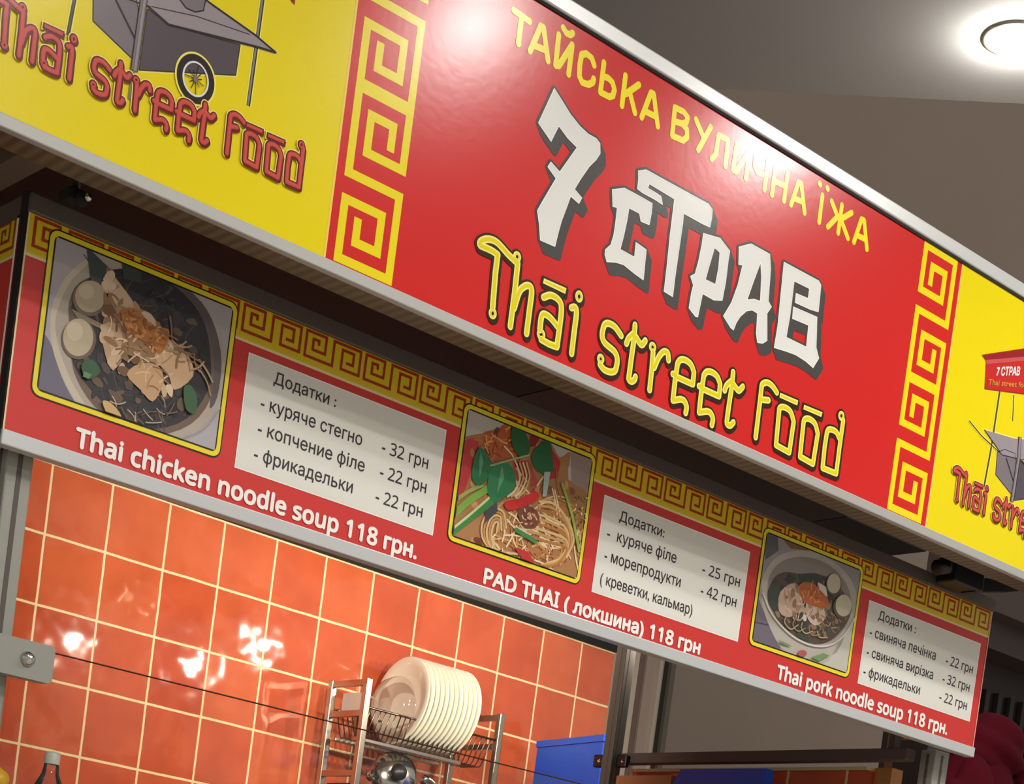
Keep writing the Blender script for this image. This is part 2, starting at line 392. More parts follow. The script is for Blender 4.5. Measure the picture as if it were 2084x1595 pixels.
D = json.loads(r'''{"big":[[[[2.0866,2.4903],[2.1054,2.479],[2.1309,2.4632],[2.1555,2.4529],[2.1765,2.4481],[2.1968,2.448],[2.2064,2.4436],[2.21,2.4275],[2.2031,2.4145],[2.1891,2.3966],[2.1739,2.3701],[2.1618,2.346],[2.1813,2.338],[2.1763,2.3263],[2.1554,2.3312],[2.1495,2.3095],[2.1418,2.2821],[2.1377,2.2581],[2.1348,2.2356],[2.1001,2.2341],[2.0935,2.258],[2.085,2.2791],[2.0939,2.2986],[2.1171,2.3471],[2.0954,2.3589],[2.101,2.3692],[2.1236,2.3608],[2.1553,2.4161],[2.1313,2.4228],[2.1075,2.4344],[2.1002,2.4163],[2.0949,2.4025],[2.0619,2.421]],[]],[[[2.2497,2.3787],[2.2784,2.3924],[2.3139,2.3927],[2.3501,2.3922],[2.3514,2.3748],[2.3499,2.3536],[2.3283,2.3518],[2.3221,2.3638],[2.2954,2.3635],[2.2946,2.341],[2.2915,2.3115],[2.2875,2.2861],[2.3245,2.2853],[2.3233,2.3116],[2.351,2.3083],[2.3522,2.2818],[2.3537,2.2545],[2.3299,2.2577],[2.3007,2.2633],[2.281,2.2607],[2.2597,2.2539],[2.2529,2.2638],[2.2525,2.2725],[2.2637,2.2854],[2.2676,2.3045],[2.2679,2.3293],[2.267,2.3536],[2.2562,2.3513]],[]],[[[2.3059,2.4341],[2.3246,2.4432],[2.3976,2.4437],[2.4916,2.445],[2.5037,2.4395],[2.5052,2.4253],[2.5036,2.4063],[2.4833,2.4051],[2.4319,2.4051],[2.4328,2.3872],[2.4323,2.3361],[2.4318,2.2848],[2.4326,2.2513],[2.4089,2.2531],[2.4076,2.2999],[2.4049,2.3533],[2.404,2.3982],[2.4035,2.4207],[2.3756,2.4217],[2.3364,2.4228],[2.3342,2.4139],[2.3563,2.4134],[2.3696,2.4122],[2.3759,2.4002],[2.3535,2.4016],[2.3225,2.4014],[2.3093,2.4034],[2.3088,2.4192]],[]],[[[2.489,2.3891],[2.5345,2.3968],[2.5645,2.3836],[2.5639,2.3644],[2.5648,2.3268],[2.5622,2.2894],[2.5398,2.2824],[2.5082,2.2835],[2.5061,2.2609],[2.5039,2.2384],[2.4976,2.237],[2.478,2.246],[2.479,2.2741],[2.4814,2.2898],[2.4711,2.3027],[2.4816,2.3109],[2.4863,2.3365],[2.489,2.3674]],[[[2.5231,2.3753],[2.5385,2.3719],[2.5408,2.344],[2.5384,2.3114],[2.5105,2.3106],[2.5153,2.3364]]]],[[[2.5875,2.3996],[2.6187,2.4171],[2.674,2.4172],[2.6819,2.3914],[2.6875,2.3313],[2.6985,2.3242],[2.6887,2.3084],[2.6992,2.259],[2.688,2.2498],[2.6733,2.2465],[2.6665,2.262],[2.6622,2.2993],[2.6467,2.3002],[2.6317,2.2935],[2.6164,2.2775],[2.6079,2.2624],[2.6031,2.2469],[2.5946,2.2487],[2.5711,2.2628],[2.5876,2.2937],[2.5983,2.331],[2.6038,2.3712],[2.5928,2.3687]],[[[2.6517,2.3937],[2.6595,2.368],[2.6653,2.3236],[2.647,2.3211],[2.6287,2.3132],[2.6386,2.3498]]]],[[[2.7163,2.4172],[2.8231,2.4184],[2.8312,2.4133],[2.8323,2.3959],[2.8343,2.3611],[2.8113,2.3576],[2.7635,2.3552],[2.7625,2.3725],[2.7991,2.3752],[2.799,2.3949],[2.7525,2.3935],[2.7533,2.3648],[2.7541,2.323],[2.7519,2.2828],[2.8135,2.2839],[2.8111,2.3265],[2.7622,2.3232],[2.7602,2.3453],[2.8326,2.3498],[2.8385,2.3162],[2.8423,2.2925],[2.8546,2.2751],[2.8414,2.252],[2.8165,2.2573],[2.7856,2.2596],[2.756,2.257],[2.7218,2.2527],[2.7235,2.2952],[2.7206,2.3465]],[]]],"shadow":[0.0128,-0.0147],"thai":[["c",[[2.011,2.1758],[1.9973,2.1779],[1.9813,2.1777],[1.9704,2.1777],[1.9705,2.1834],[1.9791,2.1904],[1.9914,2.195],[2.0046,2.1954],[2.0188,2.1907],[2.0333,2.1846],[2.0527,2.1787]]],["l",[[2.0104,2.1756],[2.011,2.1432],[2.0148,2.0876]]],["r",[[2.0165,2.0779],[2.0255,2.0809],[2.0182,2.0682]]],["r",[[2.0533,2.188],[2.0624,2.1913],[2.055,2.1788]]],["l",[[2.0565,2.1787],[2.0583,2.1313],[2.0586,2.0697]]],["c",[[2.0615,2.1023],[2.0679,2.1318],[2.0772,2.1448],[2.088,2.1504],[2.0954,2.1443],[2.0962,2.1157],[2.0966,2.0702]]],["q",[[2.1192,2.1744],[2.1732,2.1759],[2.172,2.1655],[2.1184,2.1654]]],["c",[[2.124,2.1427],[2.1374,2.151],[2.1513,2.1522],[2.1644,2.1465],[2.1687,2.1318],[2.1694,2.1027]]],["l",[[2.1694,2.1027],[2.1692,2.0711],[2.1503,2.0699],[2.131,2.0716]]],["r",[[2.1295,2.0798],[2.1394,2.0831],[2.1312,2.0702]]],["c",[[2.1253,2.0864],[2.1248,2.1052],[2.1272,2.114],[2.1358,2.1162],[2.1484,2.1132],[2.1661,2.1045]]],["c",[[2.1907,2.1475],[2.1992,2.1511],[2.2039,2.1424],[2.2045,2.1116],[2.2053,2.0712]]],["r",[[2.2049,2.1723],[2.2142,2.1755],[2.2069,2.1619]]],["r",[[2.2756,2.0846],[2.2846,2.0876],[2.2773,2.0756]]],["c",[[2.2757,2.0747],[2.2866,2.0693],[2.301,2.0695],[2.3128,2.0745],[2.316,2.0846],[2.3152,2.0985],[2.3064,2.1078],[2.2912,2.1118],[2.2786,2.1159],[2.2716,2.1245],[2.2717,2.1385],[2.2754,2.1474],[2.2854,2.1514],[2.3002,2.15],[2.3175,2.1404]]],["l",[[2.3477,2.17],[2.3498,2.1448],[2.3495,2.1084],[2.3497,2.0786]]],["c",[[2.3497,2.0786],[2.3504,2.0717],[2.3578,2.0702],[2.3642,2.0755],[2.3659,2.0812]]],["c",[[2.3327,2.1313],[2.3365,2.1423],[2.3486,2.156]]],["c",[[2.3544,2.1502],[2.3619,2.1449],[2.3709,2.1414],[2.3783,2.1517]]],["r",[[2.3985,2.1466],[2.4079,2.1497],[2.4003,2.1374]]],["l",[[2.4016,2.1385],[2.404,2.1066],[2.4056,2.0697]]],["c",[[2.4096,2.1123],[2.4175,2.1345],[2.4282,2.1479],[2.4386,2.1487],[2.4432,2.137]]],["l",[[2.4883,2.0785],[2.4683,2.07],[2.467,2.1047],[2.4674,2.1388]]],["c",[[2.4883,2.0785],[2.498,2.0782],[2.5062,2.0697],[2.5058,2.058]]],["c",[[2.4674,2.1388],[2.4737,2.1476],[2.4874,2.1513],[2.5026,2.148],[2.513,2.137]]],["l",[[2.513,2.137],[2.5142,2.1148],[2.4731,2.1143]]],["l",[[2.4588,2.1163],[2.4653,2.1173]]],["l",[[2.5614,2.0785],[2.5409,2.0699],[2.5395,2.1051],[2.5399,2.1396]]],["c",[[2.5614,2.0785],[2.5714,2.0782],[2.5798,2.0696],[2.5794,2.0577]]],["c",[[2.5399,2.1396],[2.5463,2.1485],[2.5604,2.1523],[2.5761,2.149],[2.5867,2.1378]]],["l",[[2.5867,2.1378],[2.588,2.1153],[2.5458,2.1148]]],["l",[[2.5311,2.1168],[2.5378,2.1178]]],["l",[[2.6173,2.1706],[2.6189,2.1464],[2.6182,2.109],[2.6181,2.0808]]],["c",[[2.6181,2.0808],[2.6198,2.0723],[2.6293,2.0717],[2.6368,2.0803]]],["c",[[2.6011,2.1306],[2.6047,2.1418],[2.6172,2.1548]]],["c",[[2.6235,2.1489],[2.6312,2.1446],[2.6401,2.1424],[2.649,2.1531]]],["l",[[2.7039,2.0715],[2.7026,2.1246],[2.7014,2.1617]]],["c",[[2.7014,2.1617],[2.7021,2.1742],[2.7148,2.1819],[2.7307,2.1804],[2.7463,2.1723]]],["l",[[2.7038,2.1452],[2.7259,2.1506]]],["q",[[2.7558,2.1748],[2.8105,2.1768],[2.81,2.1666],[2.7558,2.1655]]],["q",[[2.8299,2.1743],[2.8871,2.1768],[2.8851,2.1668],[2.8291,2.1651]]],["l",[[2.7596,2.1444],[2.7645,2.0743],[2.8057,2.0718],[2.8062,2.1331]]],["c",[[2.7596,2.1444],[2.7642,2.1492],[2.7772,2.152],[2.7938,2.1484],[2.8062,2.1331]]],["l",[[2.835,2.1433],[2.8387,2.0733],[2.8799,2.0705],[2.8817,2.1322]]],["c",[[2.835,2.1433],[2.8395,2.1491],[2.8527,2.1524],[2.87,2.148],[2.8817,2.1322]]],["r",[[2.9453,2.1875],[2.955,2.1905],[2.9475,2.1777]]],["l",[[2.9529,2.1808],[2.953,2.1265],[2.9542,2.0724],[2.9104,2.0711],[2.9079,2.1146],[2.9087,2.1433]]],["c",[[2.9087,2.1433],[2.9131,2.1499],[2.9255,2.1529],[2.9378,2.1514],[2.948,2.1431]]]],"left":[0.5352,0.0193,0.5533,0.9862],"right":[0.5352,2.2799,0.5533,0.983],"upper":[[[1.9777,2.5761],[2.0141,2.5734]],[[1.9957,2.5728],[1.9965,2.528]],[[2.0235,2.5275],[2.0395,2.577],[2.0459,2.5768],[2.0652,2.5287]],[[2.0316,2.5401],[2.0562,2.5432]],[[2.0812,2.58],[2.0832,2.5287],[2.0903,2.5309],[2.1139,2.5773],[2.1147,2.5266]],[[2.089,2.5957],[2.0975,2.5902],[2.106,2.5909],[2.1115,2.5963]],[[2.1696,2.5655],[2.1623,2.5749],[2.1488,2.5769],[2.1379,2.5707],[2.1369,2.5531],[2.1393,2.534],[2.1473,2.5264],[2.1622,2.5288],[2.1717,2.5367],[2.1727,2.5434]],[[2.1913,2.5795],[2.1922,2.528],[2.2133,2.5289],[2.2223,2.5343],[2.2239,2.546],[2.2171,2.5558],[2.2053,2.5587],[2.1924,2.5564]],[[2.2453,2.5796],[2.2464,2.5268]],[[2.28,2.5782],[2.2511,2.5494]],[[2.2598,2.5578],[2.2794,2.5276]],[[2.2969,2.5268],[2.3115,2.577],[2.3184,2.5775],[2.3388,2.5277]],[[2.3047,2.5404],[2.3301,2.542]],[[2.3746,2.5765],[2.3773,2.5263]],[[2.3746,2.5765],[2.3975,2.5781],[2.4097,2.5731],[2.408,2.5625],[2.3975,2.5563],[2.3764,2.5526]],[[2.3975,2.5563],[2.4115,2.552],[2.4148,2.5385],[2.4059,2.5289],[2.3773,2.5263]],[[2.4314,2.578],[2.4552,2.5557]],[[2.4712,2.5802],[2.4473,2.5285]],[[2.4851,2.5264],[2.4934,2.5377],[2.4949,2.5747],[2.5205,2.5759],[2.5228,2.5281]],[[2.545,2.5765],[2.544,2.5293],[2.5532,2.5298],[2.5804,2.5784],[2.5816,2.5275]],[[2.5995,2.5767],[2.6,2.5594],[2.6097,2.5508],[2.6329,2.5537]],[[2.635,2.5814],[2.6352,2.5276]],[[2.6569,2.5765],[2.658,2.5259]],[[2.6931,2.5813],[2.6932,2.5279]],[[2.6586,2.5533],[2.6938,2.5553]],[[2.7143,2.5285],[2.7269,2.5765],[2.735,2.5775],[2.7556,2.5283]],[[2.7193,2.5431],[2.7452,2.5455]],[[2.7999,2.5791],[2.8011,2.5273]],[[2.7873,2.5978],[2.7893,2.5964]],[[2.8109,2.5983],[2.8129,2.597]],[[2.8606,2.583],[2.8608,2.5279]],[[2.829,2.5785],[2.8526,2.5572],[2.8282,2.5277]],[[2.8926,2.5799],[2.8632,2.5558],[2.8919,2.5285]],[[2.9113,2.528],[2.9246,2.5788],[2.9332,2.5798],[2.9536,2.5292]],[[2.9165,2.5441],[2.9445,2.5457]]],"cart":{"left_face":[[2.2547,2.2412],[2.3864,2.1947],[2.3898,2.2356],[2.381,2.3266],[2.3649,2.3575],[2.2911,2.353],[2.2432,2.3284]],"front":[[2.4077,2.338],[2.4055,2.1768],[2.7035,2.2849],[2.7057,2.368],[2.4836,2.3268]],"shelf":[[2.3789,2.3415],[2.409,2.3447],[2.4765,2.3259],[2.7595,2.3856],[2.823,2.3964],[2.75,2.4134],[2.5998,2.4331],[2.4989,2.4494],[2.3454,2.4125],[2.1354,2.3868],[2.278,2.3274],[2.4131,2.3463]],"shelf_edge":[[2.409,2.3447],[2.4765,2.3259],[2.7595,2.3856],[2.823,2.3964]],"shelf_back":[[2.4989,2.4494],[2.5998,2.4331],[2.75,2.4134],[2.823,2.3964]],"shelf_line":[[2.418,2.3485],[2.5579,2.3827],[2.7304,2.4073]],"shelf_front_edge":[[2.1354,2.3868],[2.278,2.3274],[2.4131,2.3463]],"pot":[[2.5011,2.4024],[2.5226,2.3897],[2.5517,2.3914],[2.5766,2.406],[2.5794,2.4364],[2.5742,2.4703],[2.4927,2.4586]],"brace":[[2.3094,2.323],[2.389,2.2412]],"post":[[2.3823,2.4295],[2.3933,2.3556],[2.3903,2.1687]],"post_lower":[[2.3881,2.1678],[2.3886,2.0928]],"pole_left":[[2.2025,2.5611],[2.2006,2.3978],[2.1995,2.3268],[2.1892,2.1772]],"pole_right":[[2.7589,2.6173],[2.7597,2.5146],[2.7565,2.2238]],"pole_mid":[[2.3026,2.5752],[2.3187,2.4759]],"handle":[[2.0291,2.3904],[2.1233,2.359],[2.2569,2.3322]],"wheel":[[2.5788,2.2231],[2.6397,2.2478],[2.5893,2.1549]],"sign_br":[[2.8651,2.5457]],"aw_front":[[2.085,2.6404],[2.1011,2.5397],[2.6487,2.6646],[2.6023,2.8341]],"aw_band":[[2.0779,2.6489],[2.087,2.6321],[2.6055,2.8228],[2.601,2.8392]],"aw_roof":[[2.0489,2.6574],[2.0786,2.6465],[2.6012,2.8383],[2.5902,2.8793]],"name":[[2.1605,2.6102],[2.3155,2.6596]],"sub":[[2.1151,2.5601],[2.3981,2.6328]]},"frames":[[1.2916,1.6399,1.7428,2.0023],[2.1341,2.4763,1.7391,1.9957],[2.9771,3.3226,1.7381,1.9929]],"notes":[[1.6694,2.1023,1.7389,1.9323],[2.5095,2.945,1.7363,1.9283],[3.355,3.7924,1.7359,1.9261]],"texts":[[0,"Додатки :",1.7244,1.855,1.8974],[0,"- куряче стегно",1.7047,1.9195,1.8494],[0,"- 32 грн",1.9643,2.0701,1.8518],[0,"- копчение філе",1.7055,1.932,1.8064],[0,"- 22 грн",1.9671,2.0732,1.8082],[0,"- фрикадельки",1.7043,1.9127,1.7632],[0,"- 22 грн",1.9646,2.0718,1.7636],[1,"Додатки:",2.5571,2.6859,1.8899],[1,"-  куряче філе",2.5303,2.7295,1.8487],[1,"- 25 грн",2.8088,2.9259,1.8486],[1,"- морепродукти",2.531,2.7509,1.805],[1,"- 42 грн",2.8128,2.9234,1.8052],[1,"( креветки, кальмар)",2.5281,2.796,1.7578],[2,"Додатки :",3.395,3.5361,1.8917],[2,"- свиняча печінка",3.3729,3.624,1.8484],[2,"- 22 грн",3.6653,3.7746,1.8488],[2,"- свиняча вирізка",3.3717,3.6244,1.8027],[2,"- 32 грн",3.663,3.7722,1.8045],[2,"- фрикадельки",3.37,3.5829,1.7578],[2,"- 22 грн",3.6607,3.7715,1.7602],[3,"Thai chicken noodle soup 118 грн.",1.3773,2.07,1.6883],[4,"PAD THAI ( локшина) 118 грн",2.2349,2.8331,1.6819],[5,"Thai pork noodle soup 118 грн.",3.0811,3.708,1.686]]}''')
